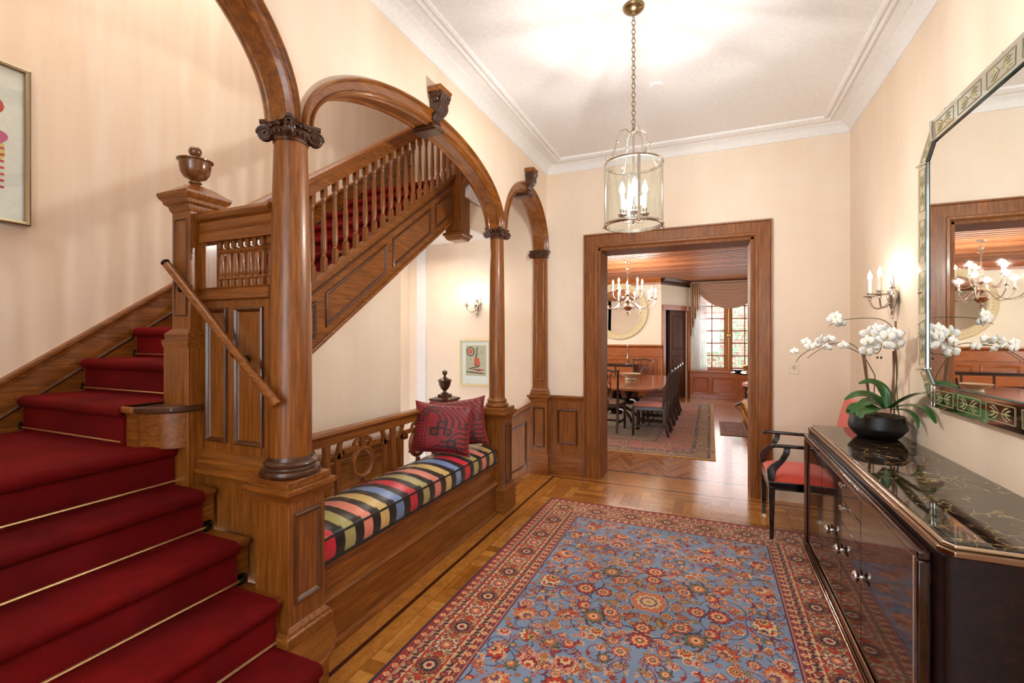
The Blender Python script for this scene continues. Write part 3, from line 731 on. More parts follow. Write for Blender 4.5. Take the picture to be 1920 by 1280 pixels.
# landing and the turn of the stairs above it
struct('ceiling_landing', G().box(XS, -2.325, 4.10, YB, 2.65, 2.93), wallm)
struct('ceiling_landing_soffit', G().box(XS + .01, -2.327, 4.105, YB - .002, 2.638, 2.6502), ceilm)
g = G(); g.prism([(-2.31, 2.93), (-1.79, 3.375), (-1.79, 3.575), (-2.31, 3.12)], 'y', 4.16, YB); struct('ceiling_turn', g, ceilm)
t = thing('winder_stringer', 'short oak stringer turning up behind the arch from the hanging post', 'stringer', (-2.1, 4.13, 3.1))
part('stringer_board', G().prism([(-2.31, 3.03), (-1.79, 3.475), (-1.79, 3.88), (-2.31, 3.43)], 'y', 4.10, 4.16), oak['x'], t, bevel=.004)
part('stringer_moulding', G().prism([(-2.31, 3.02), (-1.79, 3.465), (-1.79, 3.50), (-2.31, 3.055)], 'y', 4.085, 4.17), oak['x'], t, bevel=.004)

# wall closing the space under the upper flight
g = G(); yl = 1.56
g.prism([(yl, -1.6), (3.245, -1.6), (3.245, L0(3.245) - .45), (yl, L0(yl) - .45)], 'x', SX - .12, SX - .02); struct('wall_under_stairs', g, wallm)
struct('trim_6', G().box(-3.37, -3.24, YB - .03, YB, -1.6, 2.64), white, bevel=.004)
struct('floor_cellar', G().box(XS, XB, 1.5, YB, -1.7, -1.6), oak['y'])
t = thing('cellar_stairs', 'dark oak steps going down behind the slim column', 'staircase', (-2.1, 4.3, -.4))
for k in range(7):
    part('step', G().box(-1.86 - .25 * (k + 1), -1.84 - .25 * k, 3.86, YB - .035, -1.6 if k == 6 else -.19 * (k + 1) - .25, -.19 * (k + 1)), oak['y'], t, bevel=.006)
t = thing('cellar_wall_panel', 'oak boarding on the cellar side behind the open bench back', 'wainscot', (SX, 2.5, 0))
part('panel_board', G().box(SX - .019, SX + .01, 1.60, 3.245, -.6, .64), oak['y'], t)
part('cap_rail', G().box(SX - .019, SX + .05, 1.60, 3.26, .64, .69), oak['y'], t, bevel=.01)

# ------------------------------------------------------------ bench
t = thing('built_in_bench', 'long oak bench base with open fretwork back under the wide arch', 'bench', (-1.88, 2.6, 0))
y0, y1 = 1.622, 3.598
part('plinth', G().box(-2.12, -1.685, y0, y1, 0, .235), oak['y'], t, bevel=.003)
part('front_moulding', G().prism([(-1.70, .225), (-1.672, .235), (-1.66, .25), (-1.668, .262), (-1.672, .275), (-1.70, .285)], 'y', y0, y1), oak['y'], t, smooth=25)
part('front_rail', G().box(-2.12, -1.698, y0, y1, .235, .40), oak['y'], t, bevel=.003)
part('seat_board', G().box(-2.14, -1.675, y0, y1, .40, .428), oak['y'], t, bevel=.006)
part('floor_moulding', G().prism([(-1.685, 0), (-1.66, 0), (-1.66, .012), (-1.668, .024), (-1.685, .03)], 'y', y0, y1), oak['y'], t)
part('top_rail', G().prism([(-2.135, .85), (-2.095, .85), (-2.095, .895), (-2.085, .905), (-2.075, .918), (-2.085, .935), (-2.15, .935), (-2.155, .90)], 'y', 1.53, 3.47), oak['y'], t, smooth=25)
for y in (1.545, 2.11, 2.74, 3.37):
    part('back_post', G().box(-2.13, -2.10, y - .022, y + .022, .42, .86), oak['z'], t, bevel=.003)
def fret(yc):
    g = G(); X0, X1 = -2.126, -2.104; w2 = .29
    def bar(p, q, wd=.032): g.beam((-2.115, p[0], p[1]), (-2.115, q[0], q[1]), wd, .022, (1, 0, 0))
    zt_, zb_ = .79, .52
    for s in (-1, 1):
        bar((yc + s * .055, zt_ - .005), (yc + s * .19, zt_ - .005)); bar((yc + s * .18, zt_), (yc + s * .235, zt_ - .055 + .02)); bar((yc + s * .225, zt_ - .02), (yc + s * .225, zb_ - .08))
        bar((yc + s * .225, zt_ - .02), (yc + s * .20, .85), .026)
        g.tube([(-2.115, yc + s * (.05 + .03 * math.cos(a)), .80 + .03 * math.sin(a)) for a in np.linspace(-PI / 2, PI / 2 + .6, 12)], .013, 8)
    ring = [(-2.115, yc + .095 * math.cos(a), .675 + .095 * math.sin(a)) for a in np.linspace(0, 2 * PI, 33)[:-1]]
    g.tube(ring, .018, 8, close=True)
    bar((yc, .78), (yc, .86), .05); bar((yc, .46), (yc, .56), .03); return g
f0 = part('fretwork', fret(2.425), oak['z'], t)
for dy in (-.63, .63):
    c = f0.copy(); C.objects.link(c); c.parent = t; c.location = (0, dy, 0)

# newel with covered urn at the cellar stairs
t = thing('newel_post', 'dark low newel post with a covered urn finial behind the red cushions', 'newel post', (-2.16, 3.52, 0))
cx, cy = -2.16, 3.53
part('post', G().box(cx - .07, cx + .07, cy - .055, cy + .07, -.3, .93), darkoak, t, bevel=.003)
part('post_cap', sq(cx, cy, [(.075, .92), (.085, .935), (.10, .95), (.10, .962), (.06, .975), (.045, .978), (.045, .995), (.035, 1.0)]), darkoak, t, smooth=20)
part('urn_finial', G().lathe([(r, .998 + h) for r, h in ((.035, 0), (.036, .008), (.018, .016), (.014, .028), (.02, .034), (.035, .05), (.05, .08), (.056, .112), (.062, .118), (.062, .124), (.05, .132), (.026, .142), (.011, .152), (.010, .165), (.02, .176), (.024, .19), (.019, .204), (.001, .212))], (cx, cy, 0), 32), darkoak, t)
# ------------------------------------------------------------ woven patterns (colour belongs to the yarn; painted on the mesh)
def lin(c): return np.array(sr(*c)[:3])
RED = lin((190, 56, 34)); DRED = lin((140, 30, 34)); ORG_ = lin((216, 116, 66)); CRM = lin((228, 196, 148)); NVY = lin((42, 38, 66)); BLU = lin((132, 152, 182)); PNK = lin((220, 146, 128)); GRN = lin((112, 112, 78)); GLD = lin((206, 158, 84)); MAU = lin((130, 70, 92))
class Cloth:
    def __init__(s, W, H, res):
        s.W, s.H, s.res = W, H, res; s.nx = int(W / res) + 1; s.ny = int(H / res) + 1
        s.x = np.linspace(0, W, s.nx); s.y = np.linspace(0, H, s.ny); s.c = np.zeros((s.ny, s.nx, 3))
    def win(s, x, y, r):
        i0 = max(0, int((x - r) / s.W * (s.nx - 1))); i1 = min(s.nx, int((x + r) / s.W * (s.nx - 1)) + 2)
        j0 = max(0, int((y - r) / s.H * (s.ny - 1))); j1 = min(s.ny, int((y + r) / s.H * (s.ny - 1)) + 2)
        if i0 >= i1 or j0 >= j1: return None
        X, Y = np.meshgrid(s.x[i0:i1] - x, s.y[j0:j1] - y); return X, Y, s.c[j0:j1, i0:i1]
    def rosette(s, x, y, r, n, cols, ph=0, sx=1, sy=1):
        w_ = s.win(x, y, r * 1.35 * max(sx, sy))
        if w_ is None: return
        X, Y, c = w_; X = X / sx; Y = Y / sy; R = np.hypot(X, Y) / r; T = np.arctan2(Y, X) + ph
        for f, amp, col in cols: c[R < f * (1 + amp * np.abs(np.cos(n * T / 2)) - amp * .5)] = col
    def palm(s, x, y, r, n, cols, ang=0):
        w_ = s.win(x, y, r * 1.6)
        if w_ is None: return
        X, Y, c = w_; u = X * math.cos(ang) + Y * math.sin(ang); v = -X * math.sin(ang) + Y * math.cos(ang)
        for k, (f, amp, col) in enumerate(cols):
            uu = u + r * .30 * (1 - f); R = np.hypot(uu, v) / r; T = np.arctan2(v, uu); q = np.abs(np.cos(n * T / 2))
            lim = f * (.72 + .36 * np.cos(T)) * (1 + amp * (1 - np.sqrt(1 - q * q)) * 1.2) * (1.25 if k < 2 else 1.15); c[R < lim] = col
    def leaf(s, x, y, L, wd, ang, col, out, curve=.3):
        w_ = s.win(x, y, L)
        if w_ is None: return
        X, Y, c = w_; u = X * math.cos(ang) + Y * math.sin(ang); v = -X * math.sin(ang) + Y * math.cos(ang)
        q = np.clip(u / L + .5, 0, 1); v = v - curve * L * (q - .5) ** 2 * 2
        ww = wd * np.sin(PI * q) ** .7 * (1 + .18 * np.sin(q * 40)); ins = (np.abs(u) < L / 2)
        c[ins & (np.abs(v) < ww)] = out; c[ins & (np.abs(v) < ww - wd * .32)] = col; c[ins & (np.abs(v) < wd * .10)] = out
    def line(s, pts, wd, col):
        for (x0, y0), (x1, y1) in zip(pts[:-1], pts[1:]):
            n = max(2, int(math.hypot(x1 - x0, y1 - y0) / s.res))
            for k in range(n + 1):
                w_ = s.win(x0 + (x1 - x0) * k / n, y0 + (y1 - y0) * k / n, wd)
                if w_ is None: continue
                X, Y, c = w_; c[np.hypot(X, Y) < wd] = col
    def mesh(s, name, mat, x0, y0, zf, parent=None, thick=.009):
        X, Y = np.meshgrid(s.x, s.y); Z = zf(X, Y); n = s.nx * s.ny
        co = np.stack([X + x0, Y + y0, Z], -1).reshape(-1, 3)
        idx = np.arange(n).reshape(s.ny, s.nx); a = idx[:-1, :-1].ravel(); b = idx[:-1, 1:].ravel(); c = idx[1:, 1:].ravel(); d = idx[1:, :-1].ravel()
        q = np.stack([a, b, c, d], 1)
        bd = np.concatenate([idx[0, :], idx[1:, -1], idx[-1, -2::-1], idx[-2:0:-1, 0]]); lo = co[bd].copy(); lo[:, 2] -= thick
        m = len(bd); e = np.arange(m); q2 = np.stack([bd, n + e, n + (e + 1) % m, bd[(e + 1) % m]], 1)
        co = np.vstack([co, lo]); q = np.vstack([q, q2]); me = bpy.data.meshes.new(name)
        me.vertices.add(len(co)); me.vertices.foreach_set('co', co.ravel()); me.loops.add(q.size); me.loops.foreach_set('vertex_index', q.ravel().astype(np.int32))
        me.polygons.add(len(q)); me.polygons.foreach_set('loop_start', np.arange(0, q.size, 4, dtype=np.int32)); me.update(); me.validate()
        at = me.color_attributes.new('yarn', 'FLOAT_COLOR', 'POINT'); col = s.c.reshape(-1, 3); col = np.vstack([col, col[bd]])
        at.data.foreach_set('color', np.hstack([col, np.ones((len(col), 1))]).ravel().astype(np.float32))
        me.materials.append(mat); o = bpy.data.objects.new(name, me); C.objects.link(o)
        if parent is not None: o.parent = parent
        ORG[o] = Vector((0, 0, 0)); return o
def yarn(name, rough=.9, sheen=.2, vary=.35, freq=220, coat=0, bst=.4):
    m, t, p = new(name); a = N(t, 'ShaderNodeAttribute'); a.attribute_name = 'yarn'
    n = noise(t, coords(t), freq, 2, .6); k = ramp(t, n, [(.3, (.72, .72, .72, 1)), (.7, (1.1, 1.1, 1.1, 1))])
    n2 = noise(t, coords(t), 2.2, 3, .6); k2 = ramp(t, n2, [(.35, (.86, .86, .86, 1)), (.65, (1.08, 1.08, 1.08, 1))])
    t.links.new(mix(t, 1.0, mix(t, vary, a.outputs['Color'], k, 'MULTIPLY'), k2, 'MULTIPLY'), p.inputs['Base Color']); p.inputs['Roughness'].default_value = rough
    p.inputs['Sheen Weight'].default_value = sheen; p.inputs['Specular IOR Level'].default_value = .2 if rough > .6 else .6
    bump(t, p, n, bst, .002); return m
wool = yarn('knotted_wool')

def big_rug():
    W, H, res = 2.08, 2.80, .0036; K = Cloth(W, H, res); rnd = random.Random(11)
    X, Y = np.meshgrid(K.x, K.y); D = np.minimum(np.minimum(X, W - X), np.minimum(Y, H - Y))
    bands = [(0, NVY), (.014, DRED), (.020, RED), (.062, CRM), (.068, NVY), (.071, CRM * .78), (.108, CRM), (.113, RED), (.252, CRM), (.257, CRM * .72), (.294, CRM), (.299, RED), (.330, MAU), (.336, CRM * .8), (.340, DRED), (.348, NVY), (.352, BLU)]
    for d, c in bands: K.c[D >= d] = c
    # field: vines, palmettes, leaves, mirrored about both axes
    cx, cy = W / 2, H / 2; F = .352
    def mir(f, x, y, *a, ang=None, **k):
        for sx in (-1, 1):
            for sy in (-1, 1):
                kk = dict(k)
                if ang is not None:
                    A = ang if sx > 0 else PI - ang; A = A if sy > 0 else -A; kk['ang'] = A
                    if 'curve' in kk: kk['curve'] = kk['curve'] * sx * sy
                f(cx + sx * x, cy + sy * y, *a, **kk)
    hx, hy = W / 2 - F, H / 2 - F
    SCH = [[(1.15, .35, NVY), (1.0, .35, RED), (.72, .3, CRM), (.55, .2, ORG_), (.34, .2, NVY), (.2, 0, CRM)],
           [(1.15, .3, CRM), (1.0, .3, PNK), (.74, .25, DRED), (.5, .2, CRM), (.28, .2, RED)],
           [(1.12, .4, DRED), (.98, .4, ORG_), (.7, .3, CRM), (.5, .3, MAU), (.25, 0, GLD)],
           [(1.12, .5, NVY), (.96, .5, GRN), (.7, .3, ORG_), (.42, .2, CRM), (.2, 0, DRED)],
           [(1.1, .3, NVY), (1.0, .3, CRM), (.78, .3, RED), (.52, .2, GLD), (.3, .1, NVY), (.15, 0, CRM)]]
    for k in range(44):   # spiralling stems
        x, y = rnd.uniform(0, hx), rnd.uniform(0, hy); a = rnd.uniform(0, 2 * PI); pts = []; cu = rnd.choice((-1, 1)) * rnd.uniform(6, 14)
        for j in range(34):
            pts.append((x, y)); a += cu * .012 * (1 + j * .03); x += .012 * math.cos(a); y += .012 * math.sin(a)
        cut = [i for i, (p, q) in enumerate(pts) if not (0 <= p <= hx and 0 <= q <= hy)]
        pts = pts[:cut[0]] if cut else pts
        if len(pts) < 3: continue
        for sx in (-1, 1):
            for sy in (-1, 1): K.line([(cx + sx * p, cy + sy * q) for p, q in pts], .0030, NVY * 1.6 if k % 3 else DRED)
    spots = []; tries = 0
    while len(spots) < 96 and tries < 16000:
        tries += 1; x, y = rnd.uniform(.0, hx - .03), rnd.uniform(.0, hy - .03); r = rnd.choice((.017, .022, .028, .036)) if len(spots) > 12 else rnd.choice((.046, .054))
        if math.hypot(x, y) < .30 and r > .03: continue
        if all(math.hypot(x - a, y - b) > (r + c) * .98 for a, b, c in spots): spots.append((x, y, r))
    for i, (x, y, r) in enumerate(spots):
        sc = rnd.choice(SCH); n = rnd.choice((8, 10, 12))
        if i % 5 < 3: mir(K.palm, x, y, r * .95, rnd.choice((9, 11, 13)), sc, ang=rnd.uniform(0, 2 * PI))
        else: mir(K.rosette, x, y, r * .72, n, sc)
    cnt = 0
    while cnt < 260:
        x, y = rnd.uniform(0, hx - .02), rnd.uniform(0, hy - .02)
        if any(math.hypot(x - a, y - b) < c * .8 for a, b, c in spots) or math.hypot(x, y) < .1: continue
        cnt += 1; ty = rnd.random()
        if ty < .55: mir(K.leaf, x, y, rnd.uniform(.03, .075), rnd.uniform(.006, .011), ang=rnd.uniform(0, 2 * PI), col=rnd.choice((RED, ORG_, DRED, RED, PNK)), out=rnd.choice((NVY, CRM, DRED)), curve=rnd.choice((-.5, .5)))
        elif ty < .7:
            for q in range(6):
                a = q * PI / 3; mir(K.rosette, x + .014 * math.cos(a), y + .014 * math.sin(a), .0065, 5, [(1.1, .3, NVY), (.75, .3, (GLD, ORG_, PNK)[cnt % 3])])
        else: mir(K.rosette, x, y, rnd.uniform(.008, .015), 6, [(1.2, .3, DRED), (.9, .3, (CRM, ORG_, GLD, PNK)[cnt % 4]), (.4, 0, NVY)])
    # centre medallion
    for k in range(8):
        a = k * PI / 4
        for rr, r, n, sc in ((.255, .040, 8, SCH[k % 2 * 2]), (.15, .026, 6, SCH[4]), (.36, .048, 10, SCH[(k % 2) * 3])):
            K.rosette(cx + rr * math.cos(a), cy + rr * math.sin(a), r, n, sc, ph=a)
        K.leaf(cx + .2 * math.cos(a + .39), cy + .2 * math.sin(a + .39), .10, .016, a + .39, ORG_ if k % 2 else GLD, NVY, 0)
        pts = [(cx + (.30 + .022 * math.sin(8 * q)) * math.cos(a + q), cy + (.30 + .022 * math.sin(8 * q)) * math.sin(a + q)) for q in np.linspace(-.3, .3, 24)]; K.line(pts, .0045, NVY * 1.5)
    K.rosette(cx, cy, .085, 10, [(1.1, .2, PNK), (1, .2, ORG_), (.75, .25, CRM), (.55, .2, MAU), (.4, .3, CRM), (.18, 0, GLD)])
    # borders
    def along(off, step, fn):
        for L, hor in ((W, True), (H, False)):
            n = max(2, int(round((L - 2 * off) / step))); n += n % 2
            for k in range(n + 1):
                s_ = off + (L - 2 * off) * k / n
                if hor: fn(s_, off, 0, k); fn(s_, H - off, 0, k)
                else:
                    if 0 < k < n: fn(off, s_, 1, k); fn(W - off, s_, 1, k)
    def mainb(x, y, v, k):
        if k % 2 == 0:
            K.rosette(x, y, .068, 16, [(1.0, .1, GLD * .8), (.96, .1, RED * .7), (.84, .15, NVY * .7), (.72, .3, ORG_ * .8), (.60, .35, NVY * .7), (.36, .3, CRM), (.22, .2, RED), (.12, 0, NVY)])
        else:
            K.rosette(x, y, .048, 10, [(1.15, .4, NVY), (1.0, .4, CRM), (.75, .35, MAU), (.5, .3, ORG_), (.25, 0, CRM)])
            dx, dy = (0, .0) if v else (0, 0)
        for s1 in (-1, 1):
            for s2 in (-1, 1):
                a = (PI / 2 if v else 0) + s2 * .6; px, py = (s1 * .045, s2 * .055) if v else (s1 * .055 * 1, s2 * .045)
                K.leaf(x + px, y + py, .05, .009, a * s1, GRN if (k + s1) % 2 else NVY, CRM, .5 * s2)
                K.rosette(x + px * .55 + (0 if v else .03 * s1), y + py * .55 + (.03 * s2 if v else 0), .010, 6, [(1.1, .3, NVY), (.8, .3, GLD)])
    def guard(x, y, v, k):
        if k % 2:
            for s1 in (-1, 1):
                px, py = (0, s1 * .012) if v else (s1 * .012, 0); K.leaf(x + px, y + py, .046, .0105, PI / 4, NVY * .7, DRED, .9 * s1)
        else: K.rosette(x, y, .017, 6, [(1.1, .3, NVY), (.95, .3, DRED), (.5, .2, ORG_), (.25, 0, NVY)])
    def small(x, y, v, k):
        if k % 2: K.rosette(x, y, .0115, 4, [(1.1, .6, CRM), (.6, .5, ORG_)])
        else: K.rosette(x, y, .0125, 6, [(1.1, .3, NVY), (.8, .3, DRED), (.3, 0, GLD)])
    # dense small filling in the main border
    for _ in range(900):
        if rnd.random() < .5: x, y = rnd.choice((rnd.uniform(.12, .25), W - rnd.uniform(.12, .25))), rnd.uniform(.12, H - .12)
        else: x, y = rnd.uniform(.12, W - .12), rnd.choice((rnd.uniform(.12, .25), H - rnd.uniform(.12, .25)))
        K.leaf(x, y, rnd.uniform(.02, .04), .0045, rnd.uniform(0, PI), rnd.choice((GLD, GRN, CRM, NVY, ORG_, MAU)), rnd.choice((DRED, NVY, CRM, RED)), rnd.choice((-.8, .8)))
    along(.183, .155, mainb); along(.0905, .048, guard); along(.2755, .048, guard); along(.041, .030, small); along(.3145, .028, small)
    zf = lambda X, Y: .010 + .003 * np.exp(-((H - Y) / .05) ** 2) * np.maximum(0, np.sin(X * 7.0 + .8)) ** 2
    o = K.mesh('persian_rug', wool, -1.36, 4.10 - H, zf, thick=.0095)
    tag(o, 'large Persian rug with a blue-grey floral field and rust-red borders on the hall floor', 'rug')
big_rug()

DKB = lin((56, 36, 34))
def dining_rug(name, W, H, res, x0, y0, label, seed, cols):
    K = Cloth(W, H, res); rnd = random.Random(seed); base, b1, b2, edge, acc = cols
    X, Y = np.meshgrid(K.x, K.y); D = np.minimum(np.minimum(X, W - X), np.minimum(Y, H - Y)); u = W / 3.2
    for d, c in ((0, edge), (.05, DKB), (.08, b2), (.20, DKB), (.24, b1), (.62, DKB), (.66, b2), (.78, DKB), (.80, base)):
        K.c[D >= d * u] = c
    for _ in range(int(W * H * 170)):
        x, y = rnd.uniform(.05, W - .05), rnd.uniform(.05, H - .05)
        if rnd.random() < .5: K.leaf(x, y, rnd.uniform(.05, .12), .012, rnd.uniform(0, PI), rnd.choice(acc), rnd.choice((DKB, base)), .6)
        else: K.rosette(x, y, rnd.uniform(.015, .04), rnd.choice((4, 6, 8)), [(1.1, .3, DKB), (.85, .3, rnd.choice(acc)), (.35, .2, CRM * .8)])
    o = K.mesh(name, wool, x0, y0, lambda X, Y: .008 + 0 * X, thick=.0075); tag(o, label, 'rug')
BR = lin((134, 104, 64)); BR2 = lin((172, 92, 66)); BR3 = lin((146, 108, 58)); ED = lin((186, 140, 76))
dining_rug('patterned_rug', 3.9, 5.2, .013, -3.84, 6.12, 'worn olive and rose carpet with dark double lines under the dining table', 3, (BR, BR2, BR3, ED, (BR3, GRN, BR2, MAU * .9, GLD * .7)))
dining_rug('small_mat', .40, 1.25, .01, .14, 7.78, 'narrow faded mat lying on the parquet to the right of the dining carpet', 5, (lin((150, 110, 96)), lin((140, 96, 84)), lin((160, 120, 104)), lin((96, 60, 50)), (MAU, lin((120, 84, 74)), lin((176, 140, 120)))))

# ------------------------------------------------------------ striped bench cushion
def bench_cushion():
    y0, y1, x0, x1, z0 = 1.635, 3.545, -2.085, -1.668, .430
    t = thing('bench_cushion', 'long bench cushion in black, red, green, pink, yellow and blue silk stripes', 'cushion', (-1.88, 2.6, z0))
    cols = [lin(c) for c in ((206, 36, 58), (176, 168, 108), (232, 142, 122), (222, 190, 120), (118, 146, 196))]; BLK = lin((14, 12, 14))
    ny, na = 420, 30; prof = []
    for k in range(na):   # cross-section from bottom front over the crown to bottom back
        q = k / (na - 1)
        if q < .28: s = q / .28; prof.append((x1 + .012 * math.sin(PI * s), z0 + .002 + .118 * s))
        else:
            s = (q - .28) / .72; prof.append((x1 - .0 - (x1 - x0) * s, z0 + .12 + .045 * math.sin(PI * min(1, s * 1.05)) ** .7 * (1 - .2 * s)))
    prof.append((x0, z0)); na = len(prof)
    co, col, fa = [], [], []; pitch = (y1 - y0) / 14.1
    for j in range(ny):
        y = y0 + (y1 - y0) * j / (ny - 1); e = min(1, min(j, ny - 1 - j) / 9); e = math.sqrt(1 - (1 - e) ** 2)
        for k, (x, z) in enumerate(prof):
            top = max(0, z - z0 - .06); zz = z0 + (z - z0) * (.55 + .45 * e) if z > z0 + .005 else z
            s = k / (na - 1); zz += .002 * math.sin(y * 46 + 1.5 * math.sin(s * 9)) * (s > .05) * (s < .95)
            co.append((x, y, zz))
            f = ((y - y0 - .004 + .010 * math.sin(s * 5) * (s > .3)) / pitch); b = f % 1; i = int(f)
            c = cols[i % 5] if .03 < b < .56 else BLK
            col.append(c if (k > 0) else BLK)
    for j in range(ny - 1):
        for k in range(na - 1): a = j * na + k; fa.append((a, a + 1, a + na + 1, a + na))
    fa.append(tuple(range(na))); fa.append(tuple(range((ny - 1) * na, ny * na)))
    g = G(); g.add(co, fa); m = yarn('striped_silk', .34, .1, .12, 90, 0, .08)
    o = part('striped_cover', g, m, t, smooth=60)
    at = o.data.color_attributes.new('yarn', 'FLOAT_COLOR', 'POINT'); at.data.foreach_set('color', np.hstack([np.array(col), np.ones((len(col), 1))]).ravel().astype(np.float32))
    bk = plain('black_cord', sr(12, 10, 12), .6)
    part('piping', G().tube([(x1 + .006, y, z0 + .119) for y in np.linspace(y0 + .01, y1 - .01, 40)], .006, 8).tube([(x1 + .004, y, z0 + .006) for y in np.linspace(y0, y1, 40)], .008, 8).tube([(x1 - s * (x1 - x0), y1 + .001, z0 + .095 + .03 * math.sin(PI * s)) for s in np.linspace(0, 1, 16)], .006, 8), bk, t)
bench_cushion()

# ------------------------------------------------------------ damask throw cushions
CR = lin((146, 12, 24)); MR = lin((62, 8, 16)); BKR = lin((34, 6, 12))
def throw_cushion(label, loc, rot, seed):
    n = 150; S = .42; t = thing('throw_cushion', label, 'cushion', (0, 0, 0), 'throw cushions on the bench')
    K = Cloth(1, 1, 1 / (n - 1)); K.nx = K.ny = n; K.x = K.y = np.linspace(0, 1, n); K.c = np.zeros((n, n, 3)); X, Y = np.meshgrid(K.x, K.y)
    K.c[:] = CR
    wv = np.sin((X + Y * .6 + .05 * np.sin(Y * 14 + 2 * X)) * 62); K.c[(wv > .25) & (X + Y > 1.12) & (Y > .5)] = MR
    wv2 = np.sin((X * .5 - Y + .04 * np.sin(X * 18)) * 66); K.c[(wv2 > .2) & (X - Y > .28)] = MR
    K.c[(np.abs(np.sin(X * 55) * np.sin(Y * 55)) > .6) & (X < .3)] = MR
    for (a, b, r) in ((.40, .42, .10), (.52, .55, .10), (.62, .42, .085), (.70, .20, .10), (.84, .10, .07)):
        d = np.abs((X - a) + (Y - b)) + np.abs((X - a) - (Y - b)); K.c[d < r * 1.6] = BKR; K.c[d < r * .75] = CR * .9; K.c[d < r * .3] = BKR
    for (a, b) in ((.22, .80), (.36, .86), (.14, .66)): K.rosette(a, b, .06, 8, [(1.1, .5, BKR), (.6, .3, CR), (.3, 0, BKR)])
    co, col = [], []; fa = []
    for sd in (1, -1):
        for j in range(n):
            for i in range(n):
                u, v = K.x[i] * 2 - 1, K.y[j] * 2 - 1
                pin = 1 - .10 * (1 - abs(u) ** 3) * abs(v) ** 6; pin2 = 1 - .10 * (1 - abs(v) ** 3) * abs(u) ** 6
                h = max(0, (1 - abs(u) ** 2.6) * (1 - abs(v) ** 2.6)) ** .5 * .068 + .003 * math.sin(5 * u + 3 * v + seed) * (1 - u * u) * (1 - v * v)
                co.append((u * S / 2 * pin2, sd * -h, (v * S / 2 * pin) + S / 2)); col.append(K.c[j, i])
        o0 = 0 if sd == 1 else n * n
        for j in range(n - 1):
            for i in range(n - 1): a = o0 + j * n + i; fa.append((a, a + 1, a + n + 1, a + n))
    g = G(); g.add(co, fa); o = part('cover', g, damask, t, smooth=60)
    at = o.data.color_attributes.new('yarn', 'FLOAT_COLOR', 'POINT'); at.data.foreach_set('color', np.hstack([np.array(col), np.ones((len(col), 1))]).ravel().astype(np.float32))
    path = [];
    for e in range(4):
        for q in np.linspace(-1, 1, 26)[:-1]:
            u, v = ((q, -1), (1, q), (-q, 1), (-1, -q))[e]
            pin = 1 - .10 * (1 - abs(u) ** 3) * abs(v) ** 6; pin2 = 1 - .10 * (1 - abs(v) ** 3) * abs(u) ** 6
            path.append((u * S / 2 * pin2, 0, v * S / 2 * pin + S / 2))
    g = G().tube(path, .007, 8, close=True)
    for k in range(0, len(path), 1): g.ball(path[k], .0085, 6, 4)
    part('twisted_cord', g, plain('crimson_cord', sr(140, 30, 36), .7), t)
    t.location = loc; t.rotation_euler = rot; t.scale = (1.10, 1.05, .93); return t
damask = yarn('crimson_damask', .5, .12, .3, 260, 0, .3)
throw_cushion('front crimson damask cushion overlapping another on the striped bench', (-1.905, 3.03, .606), (math.radians(-17), math.radians(4), math.radians(20)), 1)
throw_cushion('rear crimson damask cushion propped in the corner by the slim column', (-1.885, 3.33, .60), (math.radians(-13), math.radians(-7), math.radians(20)), 2)

